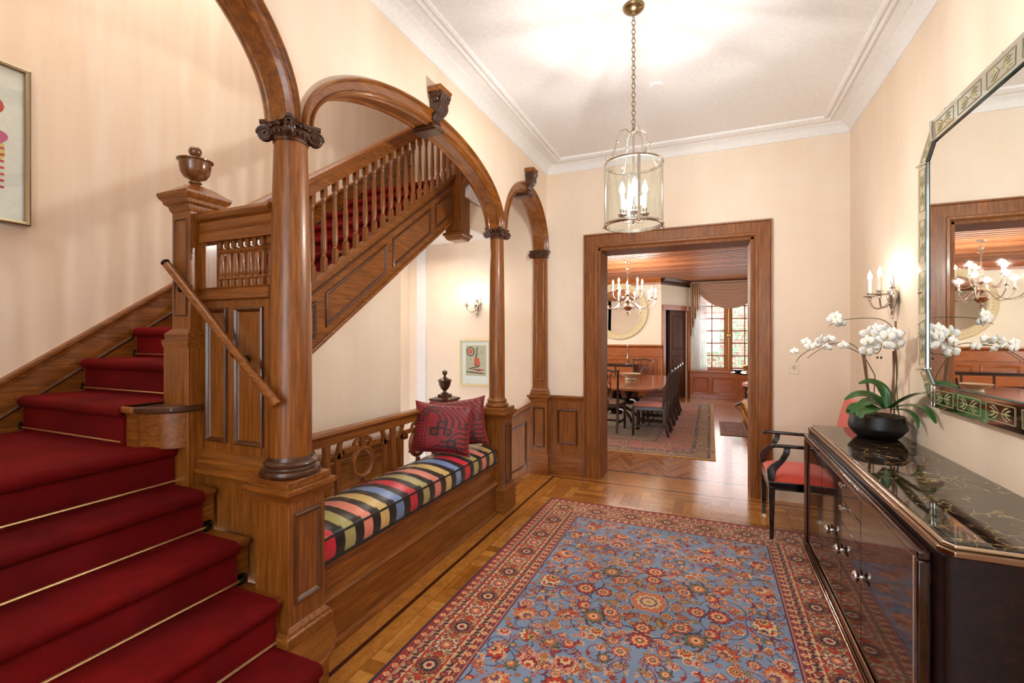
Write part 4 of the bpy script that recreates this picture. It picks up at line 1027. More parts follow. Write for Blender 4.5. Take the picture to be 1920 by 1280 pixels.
# ------------------------------------------------------------ sideboard
def sideboard():
    t = thing('sideboard', 'low glossy dark macassar sideboard with a black marble top along the right wall', 'sideboard', (.86, 2.82, 0))
    Y0, Y1 = 1.79, 3.86; XF = .642; XBk = 1.116
    part('body', G().prism([(XF, Y1), (XF, Y0 + .035), (XF + .008, Y0 + .012), (XF + .03, Y0), (XBk, Y0), (XBk, Y1)], 'z', .012, .842), ebonyd, t, bevel=.003)
    def top(e, z0, z1): return G().prism([(XF - e, Y1 + e * .3), (XF - e, Y0 + .035 - e * .4), (XF + .028 - e * .4, Y0 - e), (XBk, Y0 - e), (XBk, Y1 + e * .3)], 'z', z0, z1)
    part('top_moulding', top(.004, .842, .862), bronze, t, bevel=.004)
    part('top_edge', top(-.012, .862, .875), plain('pale_bronze_edge', sr(206, 190, 170), .2, 1), t, bevel=.004)
    part('marble_top', top(-.024, .866, .880), marble, t, bevel=.003)
    # raised front frame
    Xf = .604; ya, yb, za, zb_ = 1.86, 3.80, .055, .822
    for nm, b in (('frame_rail', (Xf, XF, ya, yb, zb_ - .03, zb_)), ('frame_rail', (Xf, XF, ya, yb, za, za + .03)), ('frame_stile', (Xf, XF, ya, ya + .03, za + .03, zb_ - .03)), ('frame_stile', (Xf, XF, yb - .03, yb, za + .03, zb_ - .03))):
        part(nm, G().box(*b), ebony, t, bevel=.006)
    g = G(); g.ring(rect_x(ya + .03, yb - .03, za + .03, zb_ - .03, Xf + .004), (-1, 0, 0), [(-.004, 0), (-.002, .006), (.003, .006), (.005, 0), (.008, -.006)]); part('inner_bead', g, bronze, t)
    part('base_strip', G().box(.596, XF, ya - .02, yb + .02, .012, .055), bronze, t, bevel=.010)
    part('base_bead', G().tube([(.594, ya - .02, .05), (.594, yb + .02, .05)], .007, 10), bronze, t)
    xd = Xf + .014
    def door(nm, y0, y1, z0=.088, z1=.788):
        return part(nm, G().box(xd, XF, y0 + .002, y1 - .002, z0, z1), ebony, t, bevel=.002)
    d1 = door('door', 1.892, 2.515); d2 = door('door', 2.855, 3.30); d3 = door('door', 3.302, 3.768); d4 = door('door', 2.517, 2.853, .088, .555)
    drs = [door('drawer', 2.517, 2.853, .557, .668), door('drawer', 2.517, 2.853, .671, .788)]
    def latch(par, y, z):
        g = G().ball((xd - .024, y, z), .017, 14, 10, (1, 1, 1.5)); g.lathe([(.009, 0), (.007, .012), (.004, .03)], (xd, y, z), 12, (-1, 0, 0)); g.tube([(xd - .012, y - .05, z), (xd - .012, y + .05, z)], .003, 8)
        part('latch', g, chrome, par)
        w2 = G()
        for s in (-1, 1): w2.ball((xd - .012, y + s * .052, z), .021, 14, 8, (.25, 1.05, .55))
        part('latch_wing', w2, bronze, par)
    latch(d1, 2.50, .435); latch(d4, 2.835, .415); latch(d3, 3.05, .435)
    for d_, z in zip(drs, (.640, .755)):
        pts = [(xd - .006 - .0 * 1, 2.80 + .03 * math.cos(a), z + .010 * math.sin(a)) for a in np.linspace(0, 2 * PI, 21)[:-1]]
        part('drawer_pull', G().tube([(xd - .014, p[1], p[2]) for p in pts], .0035, 8, close=True).box(xd - .014, xd, 2.798, 2.802, z - .002, z + .002), chrome, d_)
sideboard()

# ------------------------------------------------------------ black armchair with red seat
def armchair():
    t = thing('armchair', 'black lacquered open armchair with a coral red seat behind the sideboard', 'armchair', (.68, 4.15, 0))
    xf, xb, ya, yb = .415, .93, 3.90, 4.44
    def leg(x, y, z1, rake=0):
        return G().loft([[(x + rake * (1 - q) + i * w_, y + j * w_, z) for i, j in ((-1, -1), (1, -1), (1, 1), (-1, 1))] for z, w_, q in ((.0, .012, 0), (.03, .013, .05), (z1, .022, 1))])
    for y in (ya, yb):
        part('leg', leg(xf, y, .40), black, t, bevel=.003)
        part('leg', leg(xb, y, .40, .05), black, t, bevel=.003)
    part('foot_cap', G().box(xf - .014, xf + .014, ya - .014, ya + .014, 0, .012), silver, t); part('foot_cap', G().box(xf - .014, xf + .014, yb - .014, yb + .014, 0, .012), silver, t)
    part('seat_frame', G().prism([(xf - .02, ya - .02), (xb + .02, ya + .02), (xb + .02, yb - .02), (xf - .02, yb + .02)], 'z', .385, .44), black, t, bevel=.006)
    part('silver_line', G().prism([(xf - .022, ya - .022), (xb + .02, ya + .018), (xb + .02, yb - .018), (xf - .022, yb + .022)], 'z', .378, .385), silver, t)
    n = 20; co = []; fa = []
    for j in range(n):
        for i in range(n):
            u, v = i / (n - 1), j / (n - 1); e = (1 - abs(2 * u - 1) ** 5) * (1 - abs(2 * v - 1) ** 5)
            co.append((xf - .012 + (xb - xf + .02) * u, ya - .012 + .012 * u + (yb - ya + .024 - .024 * u) * v, .44 + .055 * e ** .6 * (1 - .15 * u)))
    for j in range(n - 1):
        for i in range(n - 1): a = j * n + i; fa.append((a, a + 1, a + n + 1, a + n))
    m = n * n; co += [(x, y, .436) for x, y, z in co]; fa += [tuple(m + q for q in f) for f in fa]
    part('seat', G().add(co, fa), redcloth, t, smooth=60)
    for y in (ya, yb):
        s = G()
        P = [(xf - .005, .44), (xf + .0, .52), (xf + .03, .56), (xf + .07, .60), (xf + .095, .65), (xf + .10, .69)]
        # support: a flat curved stay
        rg = []
        for k, (x, z) in enumerate(P):
            w_ = .020 + .012 * (k in (1, 2)); rg.append([(x - w_, y - .015, z), (x + w_, y - .015, z), (x + w_, y + .015, z), (x - w_, y + .015, z)])
        s.loft(rg); part('arm_support', s, black, t, bevel=.004)
        part('armrest', G().tube([(xf + .01, y, .70), (xf + .06, y, .702), (xf + .25, y + (.01 if y < 4 else -.01), .70), (xb + .02, y + (.03 if y < 4 else -.03), .70)], .014, 12).ball((xf + .008, y, .70), .019, 12, 8), black, t)
    # upholstered back
    rg = []
    for q in np.linspace(0, 1, 9):
        z = .46 + .56 * q; x = xb - .06 + .13 * q; hw = (.255 + .015 * q - .03 * max(0, q - .85) * 6); cyy = (ya + yb) / 2
        rg.append([(x - .02, cyy - hw, z), (x - .028, cyy - hw * .5, z), (x - .03, cyy, z), (x - .028, cyy + hw * .5, z), (x - .02, cyy + hw, z), (x + .03, cyy + hw, z), (x + .03, cyy - hw, z)])
    part('backrest', G().loft(rg), redcloth, t, bevel=.008)
armchair()

# ------------------------------------------------------------ Venetian mirror on the right wall
def wall_mirror():
    t = thing('wall_mirror', 'large octagonal mirror with etched glass borders above the sideboard', 'mirror', (1.10, 2.5, 1.9))
    yA, yB, zA, zB, ch = 3.312, 1.69, 1.133, 2.645, .185
    def octo(i): return [(yA - i, zA + ch + i * .1), (yA - i, zB - ch - i * .1), (yA - ch + -i * .1, zB - i), (yB + ch + i * .1, zB - i), (yB + i, zB - ch - i * .1), (yB + i, zA + ch + i * .1), (yB + ch + i * .1, zA + i), (yA - ch - i * .1, zA + i)]
    O, I = octo(0), octo(.118); xo, xi, xg = 1.079, 1.078, 1.083
    part('backing_board', G().prism(O, 'x', 1.094, 1.1195), darkoak, t)
    part('mirror_glass', G().prism(octo(.10), 'x', xg, 1.093), mirror_m, t)
    for k in range(8):
        a, b = O[k], O[(k + 1) % 8]; c, d = I[(k + 1) % 8], I[k]
        G_ = G().loft([[(xo, *a), (xo, *b), (xi, *c), (xi, *d)], [(xo + .004, *a), (xo + .004, *b), (xi + .004, *c), (xi + .004, *d)]])
        f = part('border_glass', G_, etched, t)
        # etched leaf motifs and a fine line inside each border glass
        A, B, Cc, D = [Vector((x, *p)) for x, p in ((xo, a), (xo, b), (xi, c), (xi, d))]
        nrm = (B - A).cross(D - A).normalized(); nrm = nrm if nrm.x < 0 else -nrm
        L = (B - A).length; n = max(1, round(L / .26)); g = G()
        def P(u, v): return (A.lerp(B, u)).lerp(D.lerp(Cc, u), v) + nrm * .0015
        for m_ in range(n):
            u0, u1 = (m_ + .09) / n, (m_ + .91) / n
            fr = [P(u0, .2), P(u1, .2), P(u1, .8), P(u0, .8)]
            for q in range(4): g.beam(fr[q], fr[(q + 1) % 4], .003, .0012, nrm)
            uc = (u0 + u1) / 2; hw = (u1 - u0) * .40
            for s in (-1, 1):
                for j, (bu, bv, tu, tv, cv) in enumerate(((0, .5, .95, .5, 0), (.1, .5, .75, .72, .2), (.1, .5, .75, .28, -.2), (.35, .5, .98, .66, .1), (.35, .5, .98, .34, -.1))):
                    N_ = 8; pts_l, pts_r = [], []
                    for w_ in range(N_ + 1):
                        q = w_ / N_; uu = bu + (tu - bu) * q; vv = bv + (tv - bv) * q + cv * math.sin(PI * q) * .35; th = .035 * math.sin(PI * min(1, q * .95 + .04))
                        pts_l.append(P(uc + s * hw * uu, vv + th)); pts_r.append(P(uc + s * hw * uu, vv - th))
                    base = len(g.v); g.v += [tuple(p) for p in pts_l + pts_r]
                    for w_ in range(N_): g.f.append((base + w_, base + w_ + 1, base + N_ + 2 + w_, base + N_ + 1 + w_))
        part('etched_leaves', g, etch, f)
        part('glass_edge', G().beam((xi - .002, *d), (xi - .002, *c), .007, .005, (1, 0, 0)), greenglass, t, bevel=.003)
        part('corner_rod', G().beam((xo - .006, *a), (xi - .006, *d), .013, .012, (1, 0, 0)), chrome, t, bevel=.004)
    for y in (3.0, 2.5, 2.0):
        part('clip', G().ball((1.088, y, zB + .004), .006, 8, 6), iron, t)
    part('clip', G().ball((1.094, yA + .004, 1.9), .006, 8, 6), iron, t)
wall_mirror()

# ------------------------------------------------------------ orchid in a black bowl
def orchid():
    k0 = 3.52 / 3.58
    t = thing('potted_orchid', 'white moth orchid in a wide matt black bowl on the marble sideboard top', 'plant', (.945, 3.52, .88))
    cx, cy, z = .948, 3.52, .88
    part('bowl', G().lathe([(.085, 0), (.10, .003), (.118, .02), (.148, .06), (.15, .07), (.145, .10), (.138, .138), (.134, .14), (.134, .12), (.001, .118)], (cx, cy, z), 48), blackpot, t, smooth=50)
    g = G(); rd = random.Random(4)
    g.lathe([(.132, 0), (.12, .012), (.08, .022), (.001, .028)], (cx, cy, z + .108), 24)
    for _ in range(60):
        a, r = rd.uniform(0, 2 * PI), rd.uniform(0, .12); g.ball((cx + r * math.cos(a), cy + r * math.sin(a), z + .125 + .02 * (1 - r / .12)), rd.uniform(.008, .016), 6, 5, (1.3, .8, .6))
    for _ in range(14):
        a = rd.uniform(-1.2, 1.2); p = Vector((cx + .07, cy - .04, z + .14)); pts = []
        for q in range(7): pts.append(tuple(p)); p = p + Vector((.014 * math.cos(a + q * .3), .014 * math.sin(a - 1), .012 * math.cos(q * .9) - .006))
        pts = [(min(x, 1.1), y, max(zz, .90)) for x, y, zz in pts]; g.tube(pts, .0022, 5)
    part('moss_and_roots', g, soil, t)
    def q3(x, z, dy=0):   # points measured in the plane y = 3.58, moved to y = 3.52 + dy along the same sight line
        f = (3.52 + dy) / 3.58; return (x * f, 3.52 + dy, 1.5 + (z - 1.5) * f)
    def sm(pts, n=24):
        P = [Vector(p) for p in pts]; out = []
        for i in range(len(P) - 1):
            p0 = P[max(i - 1, 0)]; p1 = P[i]; p2 = P[i + 1]; p3 = P[min(i + 2, len(P) - 1)]
            for s in np.linspace(0, 1, 8, endpoint=False): out.append(.5 * (2 * p1 + (p2 - p0) * s + (2 * p0 - 5 * p1 + 4 * p2 - p3) * s * s + (3 * p1 - p0 - 3 * p2 + p3) * s ** 3))
        out.append(P[-1]); return out
    for pts, r in (([q3(1.03, 1.0), q3(1.056, 1.415), q3(1.057, 1.60)], .0055), ([q3(1.05, 1.02), q3(1.045, 1.415)], .005), ([q3(.922, 1.03), q3(.916, 1.153), q3(.888, 1.39)], .005), ([q3(.93, 1.03), q3(.922, 1.153), q3(.90, 1.38)], .004)):
        part('stake', G().tube(pts, r, 8), stake, t)
    STEMS = [[q3(1.075, 1.02), q3(1.054, 1.12), q3(1.066, 1.28), q3(1.056, 1.45), q3(1.045, 1.55), q3(.991, 1.608), q3(.902, 1.621), q3(.788, 1.611, -.02), q3(.708, 1.577, -.03)],
             [q3(.945, 1.03), q3(.944, 1.08), q3(.952, 1.237), q3(.945, 1.275), q3(.905, 1.359), q3(.88, 1.393), q3(.811, 1.433), q3(.747, 1.450), q3(.70, 1.447, -.02), q3(.634, 1.403, -.03), q3(.588, 1.361, -.03)],
             [q3(.925, 1.03), q3(.92, 1.15), q3(.903, 1.36), q3(.88, 1.406), q3(.834, 1.454, .02), q3(.77, 1.465, .02), q3(.646, 1.439, .02), q3(.56, 1.385, .02), q3(.523, 1.333, .02)],
             [q3(1.07, 1.04), q3(1.062, 1.20), q3(1.058, 1.40), q3(1.03, 1.50), q3(.985, 1.50), q3(.986, 1.449), q3(.975, 1.41), q3(.958, 1.394)],
             [q3(.90, 1.385), q3(.935, 1.40), q3(.965, 1.40), q3(.985, 1.43)]]
    for s in STEMS: part('flower_stem', G().tube(sm(s), lambda q: .0032 - .0012 * q, 6), stem, t)
    def flower(c, r, face, seed):
        rd = random.Random(seed); c = Vector(c); f = Vector(face).normalized(); u = f.cross(Vector((0, 0, 1))).normalized(); v = u.cross(f); g = G()
        rot = rd.uniform(-.25, .25)
        for k, (a, L, w_) in enumerate(((PI / 2, 1, .34), (PI / 2 + 2.2, .95, .34), (PI / 2 - 2.2, .95, .34), (.12, 1.05, .55), (PI - .12, 1.05, .55))):
            a += rot; d = u * math.cos(a) + v * math.sin(a); s = u * -math.sin(a) + v * math.cos(a); rows = []
            off = f * (.0015 * k)
            for i in range(6):
                q = i / 5; ww = w_ * math.sin(PI * (.12 + .84 * q)) ** .8
                for j in (-1, -.5, 0, .5, 1): rows.append(tuple(c + off + (d * (q * L) + s * (j * ww)) * r + f * r * (.14 * math.sin(PI * q) - .10 * abs(j) + .05 * math.sin(7 * q + 5 * j + seed))))
            b = len(g.v); g.v += rows
            for i in range(5):
                for j in range(4): o = b + i * 5 + j; g.f.append((o, o + 1, o + 6, o + 5))
        fl = part('flower', g, petal, t, smooth=80)
        sd = fl.modifiers.new('thick', 'SOLIDIFY'); sd.thickness = .0012
        part('flower_lip', G().ball(tuple(c + f * r * .12 - v * r * .1), r * .16, 8, 6, (1, 1, 1.3)), lip, fl)
    vd = Vector((-.25, -1, -.05)); i = 0
    for (x, z, dy, r) in ((.747, 1.632, -.03, .040), (.772, 1.590, -.04, .034), (.728, 1.612, -.02, .034), (.757, 1.60, -.05, .028),
                          (.517, 1.406, .02, .028), (.603, 1.439, .0, .034), (.582, 1.470, .03, .030), (.672, 1.482, 0, .038), (.712, 1.485, .02, .036), (.70, 1.435, -.02, .030), (.636, 1.45, .02, .028), (.788, 1.447, -.03, .032),
                          (.925, 1.522, -.06, .050), (.962, 1.55, -.04, .042), (.917, 1.475, -.07, .042), (.908, 1.412, -.05, .040), (.945, 1.44, -.06, .036),
                          (1.005, 1.537, -.05, .048), (1.052, 1.515, -.09, .050), (1.04, 1.452, -.10, .044), (1.0, 1.480, -.08, .046), (1.062, 1.46, -.12, .040), (1.02, 1.51, -.12, .044)):
        rd = random.Random(i * 3 + 1); flower(q3(x, z, dy), r, vd + Vector((rd.uniform(-.5, .3), 0, rd.uniform(-.3, .3))), i); i += 1
    for x, z in ((.984, 1.372), (.965, 1.372), (.975, 1.50), (1.0, 1.44)): part('bud', G().ball(q3(x, z), .006, 8, 6, (1, 1, 1.5)), stem, t)
    def leaf(pts, wd, seed=0, tw=0.0):
        P = sm(pts); n = len(P); rows = []
        for i in range(n):
            tt = (P[min(i + 1, n - 1)] - P[max(i - 1, 0)]).normalized(); side = tt.cross(Vector((-.3, -.8, .7)) if not tw else Vector((-.2, -.2, 1))).normalized(); up = side.cross(tt).normalized(); q = i / (n - 1)
            ww = wd * (math.sin(PI * (.10 + .88 * q ** .8)) ** .75)
            for j in (-1, -.5, 0, .5, 1): rows.append(tuple(P[i] + side * ww * j + up * ww * (.22 * abs(j))))
        g = G(); g.v = rows
        for i in range(n - 1):
            for j in range(4): o = i * 5 + j; g.f.append((o, o + 1, o + 6, o + 5))
        l = part('leaf', g, leafm, t, smooth=80); sd = l.modifiers.new('thick', 'SOLIDIFY'); sd.thickness = .0025
    leaf([q3(1.016, 1.06), q3(1.008, 1.144), q3(.975, 1.197), q3(.925, 1.222, -.02), q3(.868, 1.206, -.04)], .028)
    leaf([q3(1.013, 1.055), q3(.991, 1.085), q3(.925, 1.133, -.05), q3(.857, 1.137, -.1), q3(.794, 1.099, -.13)], .030)
    leaf([q3(.99, 1.06), q3(.936, 1.09, -.08), q3(.902, 1.085, -.14), q3(.845, 1.045, -.17)], .036)
    leaf([q3(.95, 1.06, -.1), q3(.857, 1.055, -.16), q3(.822, 1.02, -.19), q3(.80, 1.035, -.2)], .030)
    leaf([q3(.97, 1.06, -.1), q3(.925, 1.044, -.18), q3(.88, 1.02, -.22), q3(.885, .985, -.24)], .036)
    leaf([q3(1.03, 1.06), (1.05, 3.42, 1.13), (1.075, 3.25, 1.19), (1.08, 3.07, 1.199)], .036, tw=1)
    leaf([q3(1.03, 1.06), (1.055, 3.40, 1.10), (1.08, 3.22, 1.11), (1.085, 3.10, 1.05)], .026, tw=1)
    leaf([q3(1.03, 1.05), (1.06, 3.42, 1.07), (1.08, 3.34, 1.04), (1.07, 3.28, .985)], .014, tw=1)
orchid()

# ------------------------------------------------------------ hall lantern
def flame_mesh(c, s=1.0):
    return G().lathe([(r * s, z * s) for r, z in ((.004, 0), (.010, .006), (.0125, .016), (.010, .03), (.005, .044), (.0008, .056))], c, 12)
def lantern():
    cx, cy = -.400, 2.680; zb_, zt_, R = 2.135, 2.480, .157
    t = thing('hanging_lantern', 'round glass hall lantern hanging on a long chain from the ceiling', 'lantern', (cx, cy, ZC))
    part('canopy', G().lathe([(.058, 0), (.06, -.006), (.058, -.012), (.05, -.022), (.03, -.034), (.012, -.038), (.006, -.05)], (cx, cy, ZC), 32), brass, t)
    g = G(); z = ZC - .05; k = 0
    while z > zt_ + .19:
        pts = []
        for a in np.linspace(0, 2 * PI, 15)[:-1]:
            u, v = .0085 * math.cos(a), .0155 * math.sin(a); pts.append((cx + (u if k % 2 else u * .4), cy + (u * .5 if k % 2 else u), z - .0155 + v))
        g.tube(pts, .0026, 6, close=True); z -= .0255; k += 1
    part('chain', g, brass, t)
    ztop_ = zt_ + .175
    g = G().lathe([(.004, .02), (.012, .012), (.022, .006), (.018, 0), (.006, -.004)], (cx, cy, ztop_), 20)
    g.tube([(cx, cy, ztop_), (cx, cy, zb_ + .03)], .006, 10); part('centre_rod', g, silver, t)
    for k in range(4):
        a = k * PI / 2 + .55; P = []
        for r, z in ((.02, .175), (.045, .197), (.078, .182), (.10, .115), (.122, .035), (.14, .004), (.155, .008), (.164, .028), (.156, .04)): P.append((cx + r * math.cos(a), cy + r * math.sin(a), zt_ + z))
        g = G().tube(P, .0045, 8).ball((cx + .095 * math.cos(a), cy + .095 * math.sin(a), zt_ + .125), .009, 10, 8); part('scroll_arm', g, silver, t)
    def band(z, h): return G().loft([[(cx + r * math.cos(a), cy + r * math.sin(a), zz) for r, zz in ((R + .004, z - h), (R + .008, z - h * .3), (R + .008, z + h * .3), (R + .004, z + h), (R - .006, z + h), (R - .006, z - h))] for a in np.linspace(0, 2 * PI, 49)[:-1]], close=True)
    part('upper_ring', band(zt_, .007), silver, t); part('lower_ring', band(zb_, .009), silver, t)
    gl = part('glass_cylinder', G().loft([[(cx + r * math.cos(a), cy + r * math.sin(a), zz) for r, zz in ((R, zb_), (R, zt_), (R - .002, zt_), (R - .002, zb_))] for a in np.linspace(0, 2 * PI, 65)[:-1]], close=True), glass, t)
    for k in range(4):
        a = k * PI / 2 - 1.25; g = G().box(R - .001, R + .006, -.008, .008, zb_, zt_); g.xf(Matrix.Translation((cx, cy, 0)) @ Matrix.Rotation(a, 4, 'Z')); part('upright', g, silver, t, bevel=.001)
        part('finial', G().ball((cx + (R + .008) * math.cos(a), cy + (R + .008) * math.sin(a), zb_ - .012), .008, 10, 8), silver, t)
    for k in range(4):
        a = k * PI / 2 + .2; r = .062; x, y = cx + r * math.cos(a), cy + r * math.sin(a)
        g = G().tube([(cx, cy, zb_ + .03), (cx + r * .4 * math.cos(a), cy + r * .4 * math.sin(a), zb_ + .012), (cx + r * .85 * math.cos(a), cy + r * .85 * math.sin(a), zb_ + .015), (x, y, zb_ + .045)], .004, 8)
        g.lathe([(.006, 0), (.02, .006), (.026, .016), (.024, .018), (.008, .014), (.012, .03), (.014, .045)], (x, y, zb_ + .045), 16); arm = part('candle_arm', g, silver, t)
        part('candle', G().lathe([(.0105, 0), (.0105, .085), (.006, .088)], (x, y, zb_ + .09), 14), candle, arm)
        part('flame_bulb', flame_mesh((x, y, zb_ + .178), 1.25), flame_l, arm)
lantern()

# ------------------------------------------------------------ wall sconces
def sconce(lab, org, rot, s=1.0):
    t = thing('wall_sconce', lab, 'sconce', (0, 0, 0), 'silver two-light wall sconces')
    # built against the plane y=0, facing -y
    part('backplate', G().lathe([(r * s, z * s) for r, z in ((.001, -.135), (.008, -.125), (.006, -.115), (.012, -.10), (.016, -.08), (.013, -.075), (.022, -.05), (.034, -.01), (.038, .01), (.03, .035), (.016, .05), (.02, .058), (.012, .068), (.015, .085), (.009, .098), (.011, .108), (.005, .12), (.007, .13), (.001, .142))], (0, -.03 * s, 0), 24, sy=.8), silver, t)
    for sx in (-1, 1):
        P = [(0, -.045, -.03), (sx * .02, -.07, -.06), (sx * .055, -.10, -.065), (sx * .088, -.115, -.03), (sx * .092, -.118, .0)]
        P = [(a * s, b * s, c * s) for a, b, c in P]; V = [Vector(p) for p in P]; sp = []
        for i in range(len(V) - 1):
            p0 = V[max(i - 1, 0)]; p1 = V[i]; p2 = V[i + 1]; p3 = V[min(i + 2, len(V) - 1)]
            for q in np.linspace(0, 1, 6, endpoint=False): sp.append(.5 * (2 * p1 + (p2 - p0) * q + (2 * p0 - 5 * p1 + 4 * p2 - p3) * q * q + (3 * p1 - p0 - 3 * p2 + p3) * q ** 3))
        sp.append(V[-1]); x, y, z = V[-1]
        g = G().tube(sp, .0052 * s, 8); g.lathe([(a * s, b * s) for a, b in ((.003, -.02), (.010, -.01), (.008, 0), (.034, .010), (.036, .014), (.012, .012), (.01, .022), (.018, .03), (.016, .036))], (x, y, z), 18)
        arm = part('arm', g, silver, t)
        part('candle', G().lathe([(.0095 * s, 0), (.0095 * s, .085 * s), (.005 * s, .088 * s)], (x, y, z + .034 * s), 14), candle, arm)
        part('flame_bulb', flame_mesh((x, y, z + .12 * s), 1.0 * s), flame, arm)
    t.location = org; t.rotation_euler = (0, 0, rot); return t
sconce('silver two-candle sconce on the back wall above the framed print', (-2.52, YB, 1.86), 0, 1.0)
sconce('silver two-candle sconce on the right wall above the white orchid', (XR, 3.74, 1.762), -PI / 2, 1.07)

# ------------------------------------------------------------ pictures, switches, detector
def picture(lab, x0, x1, z0, z1, fr, fm, art, depth=.03):
    t = thing('framed_picture', lab, 'picture', (0, 0, 0))
    W_, H_ = x1 - x0, z1 - z0; R = [(-W_ / 2, 0, 0), (W_ / 2, 0, 0), (W_ / 2, 0, H_), (-W_ / 2, 0, H_)]
    part('frame', G().ring(R, (0, -1, 0), [(0, 0), (0, depth), (fr * .3, depth + .004), (fr * .7, depth), (fr, depth - .008), (fr, .004)]), fm, t)
    part('mat_board', G().box(-W_ / 2 + fr * .9, W_ / 2 - fr * .9, -.012, -.004, fr * .9, H_ - fr * .9), plain('white_mat_board', sr(250, 248, 244), .7), t)
    for nm, g, m in art: part(nm, g, m, t)
    part('glazing', G().box(-W_ / 2 + fr * .9, W_ / 2 - fr * .9, -.0195, -.0185, fr * .9, H_ - fr * .9), glass, t)
    return t
def disc(x, z, r, y, sx=1, sz=1, n=28, d=.0008): return G().prism([(x + r * sx * math.cos(a), z + r * sz * math.sin(a)) for a in np.linspace(0, 2 * PI, n + 1)[:-1]], 'y', y - d, y)
def blob(x, z, r, y, seed, n=26):
    rd = random.Random(seed); k1, k2 = rd.uniform(0, 6), rd.uniform(0, 6)
    return [(x + r * (1 + .25 * math.sin(2 * a + k1) + .15 * math.sin(3 * a + k2)) * math.cos(a), z + r * (1 + .2 * math.sin(2 * a + k2)) * math.sin(a)) for a in np.linspace(0, 2 * PI, n + 1)[:-1]]
ink = plain('black_ink', sr(34, 32, 30), .7); coral = plain('coral_ink', sr(226, 92, 72), .7); taupe = plain('taupe_wash', sr(206, 196, 170), .8); olive = plain('olive_ink', sr(120, 112, 84), .8)
art = [('paper', G().box(-.125, .145, -.0135, -.012, .12, .48), taupe)]
g = disc(-.06, .405, .055, -.0135); g.prism([(.0, .25), (.05, .315), (.045, .22), (-.03, .26)], 'y', -.0143, -.0135)
for k in range(16):
    rd = random.Random(k); g.v; x, z = rd.uniform(-.115, .135), rd.uniform(.14, .46); g.prism(blob(x, z, rd.uniform(.003, .008), 0, k, 10), 'y', -.0143, -.0135)
for (a, b, c2, d2) in ((-.08, .20, .06, .235), (-.115, .165, .11, .148), (-.02, .195, .1, .19), (.0, .24, .03, .46)): g.beam((a, -.014, b), (c2, -.014, d2), .0012, .006 if b > .24 else .012, (0, 0, 1))
art.append(('ink_marks', g, ink))
g = disc(-.06, .405, .030, -.0150); g.prism([(x + .03, z + .285) for x, z in blob(0, 0, .042, 0, 5)], 'y', -.0152, -.0144); g.beam((.02, -.015, .175), (.12, -.015, .19), .001, .014, (0, 0, 1)); art.append(('coral_marks', g, coral))
art.append(('pale_ring', disc(-.06, .405, .042, -.0144), taupe))
cream_fr = plain('cream_wood_frame', sr(222, 206, 160), .4)
p_ = picture('small framed print with a red disc in a cream frame on the back wall', -2.76, -2.36, .92, 1.468, .022, cream_fr, art); p_.location = (-2.555, YB - .001, .925)
silverf = plain('champagne_metal_frame', sr(176, 164, 136), .3, .9)
pk = plain('magenta_wash', sr(214, 96, 150), .8); pr_ = plain('red_wash', sr(214, 66, 70), .8); yl_ = plain('yellow_wash', sr(238, 214, 130), .8)
a1 = G(); a1.prism([(x - .04, z + .42) for x, z in blob(0, 0, .22, 0, 3)], 'y', -.0136, -.012)
a2 = G(); a2.prism([(x + .12, z + .60) for x, z in blob(0, 0, .09, 0, 8)], 'y', -.0144, -.0136)
for k in range(7): a2.beam((.09 + .02 * (k % 3), -.0142, .20 + .03 * k), (.23, -.0142, .19 + .035 * k), .001, .012, (0, 0, 1))
a3 = G(); a3.prism([(x - .1, z + .25) for x, z in blob(0, 0, .10, 0, 13)], 'y', -.0144, -.0136); a3.prism([(x + .19, z + .44) for x, z in blob(0, 0, .05, 0, 15)], 'y', -.0144, -.0136)
p_ = picture('abstract pink and red picture in a metal frame, cut by the left edge', 0, .66, 0, .86, .022, silverf, [('pink_wash', a1, yl_), ('red_marks', a2, pr_), ('magenta_marks', a3, pk)], .035)
p_.location = (XS + .001, .98, 2.113); p_.rotation_euler = (0, 0, PI / 2)

t = thing('light_switch', 'ivory light switch plate on the back wall, left of the doorway', 'switch', (-1.405, YB, 1.21))
part('plate', G().box(-1.442, -1.368, YB - .006, YB, 1.155, 1.27), plate_m, t, bevel=.003); part('rocker', G().box(-1.418, -1.392, YB - .012, YB - .004, 1.185, 1.24), plate_m, t, bevel=.003)
t = thing('wall_outlet', 'ivory socket plate on the back wall, right of the doorway', 'outlet', (.70, YB, 1.22))
part('plate', G().box(.662, .736, YB - .006, YB, 1.165, 1.285), plate_m, t, bevel=.003); part('toggle', G().box(.69, .708, YB - .014, YB - .004, 1.21, 1.24), silver, t, bevel=.003)
t = thing('smoke_detector', 'flat white round detector on the hall ceiling behind the lantern chain', 'detector', (-.368, 3.58, ZC))
part('disc', G().lathe([(.001, 0), (.048, 0), (.048, -.006), (.04, -.012), (.001, -.013)], (-.368, 3.58, ZC), 28), white, t)
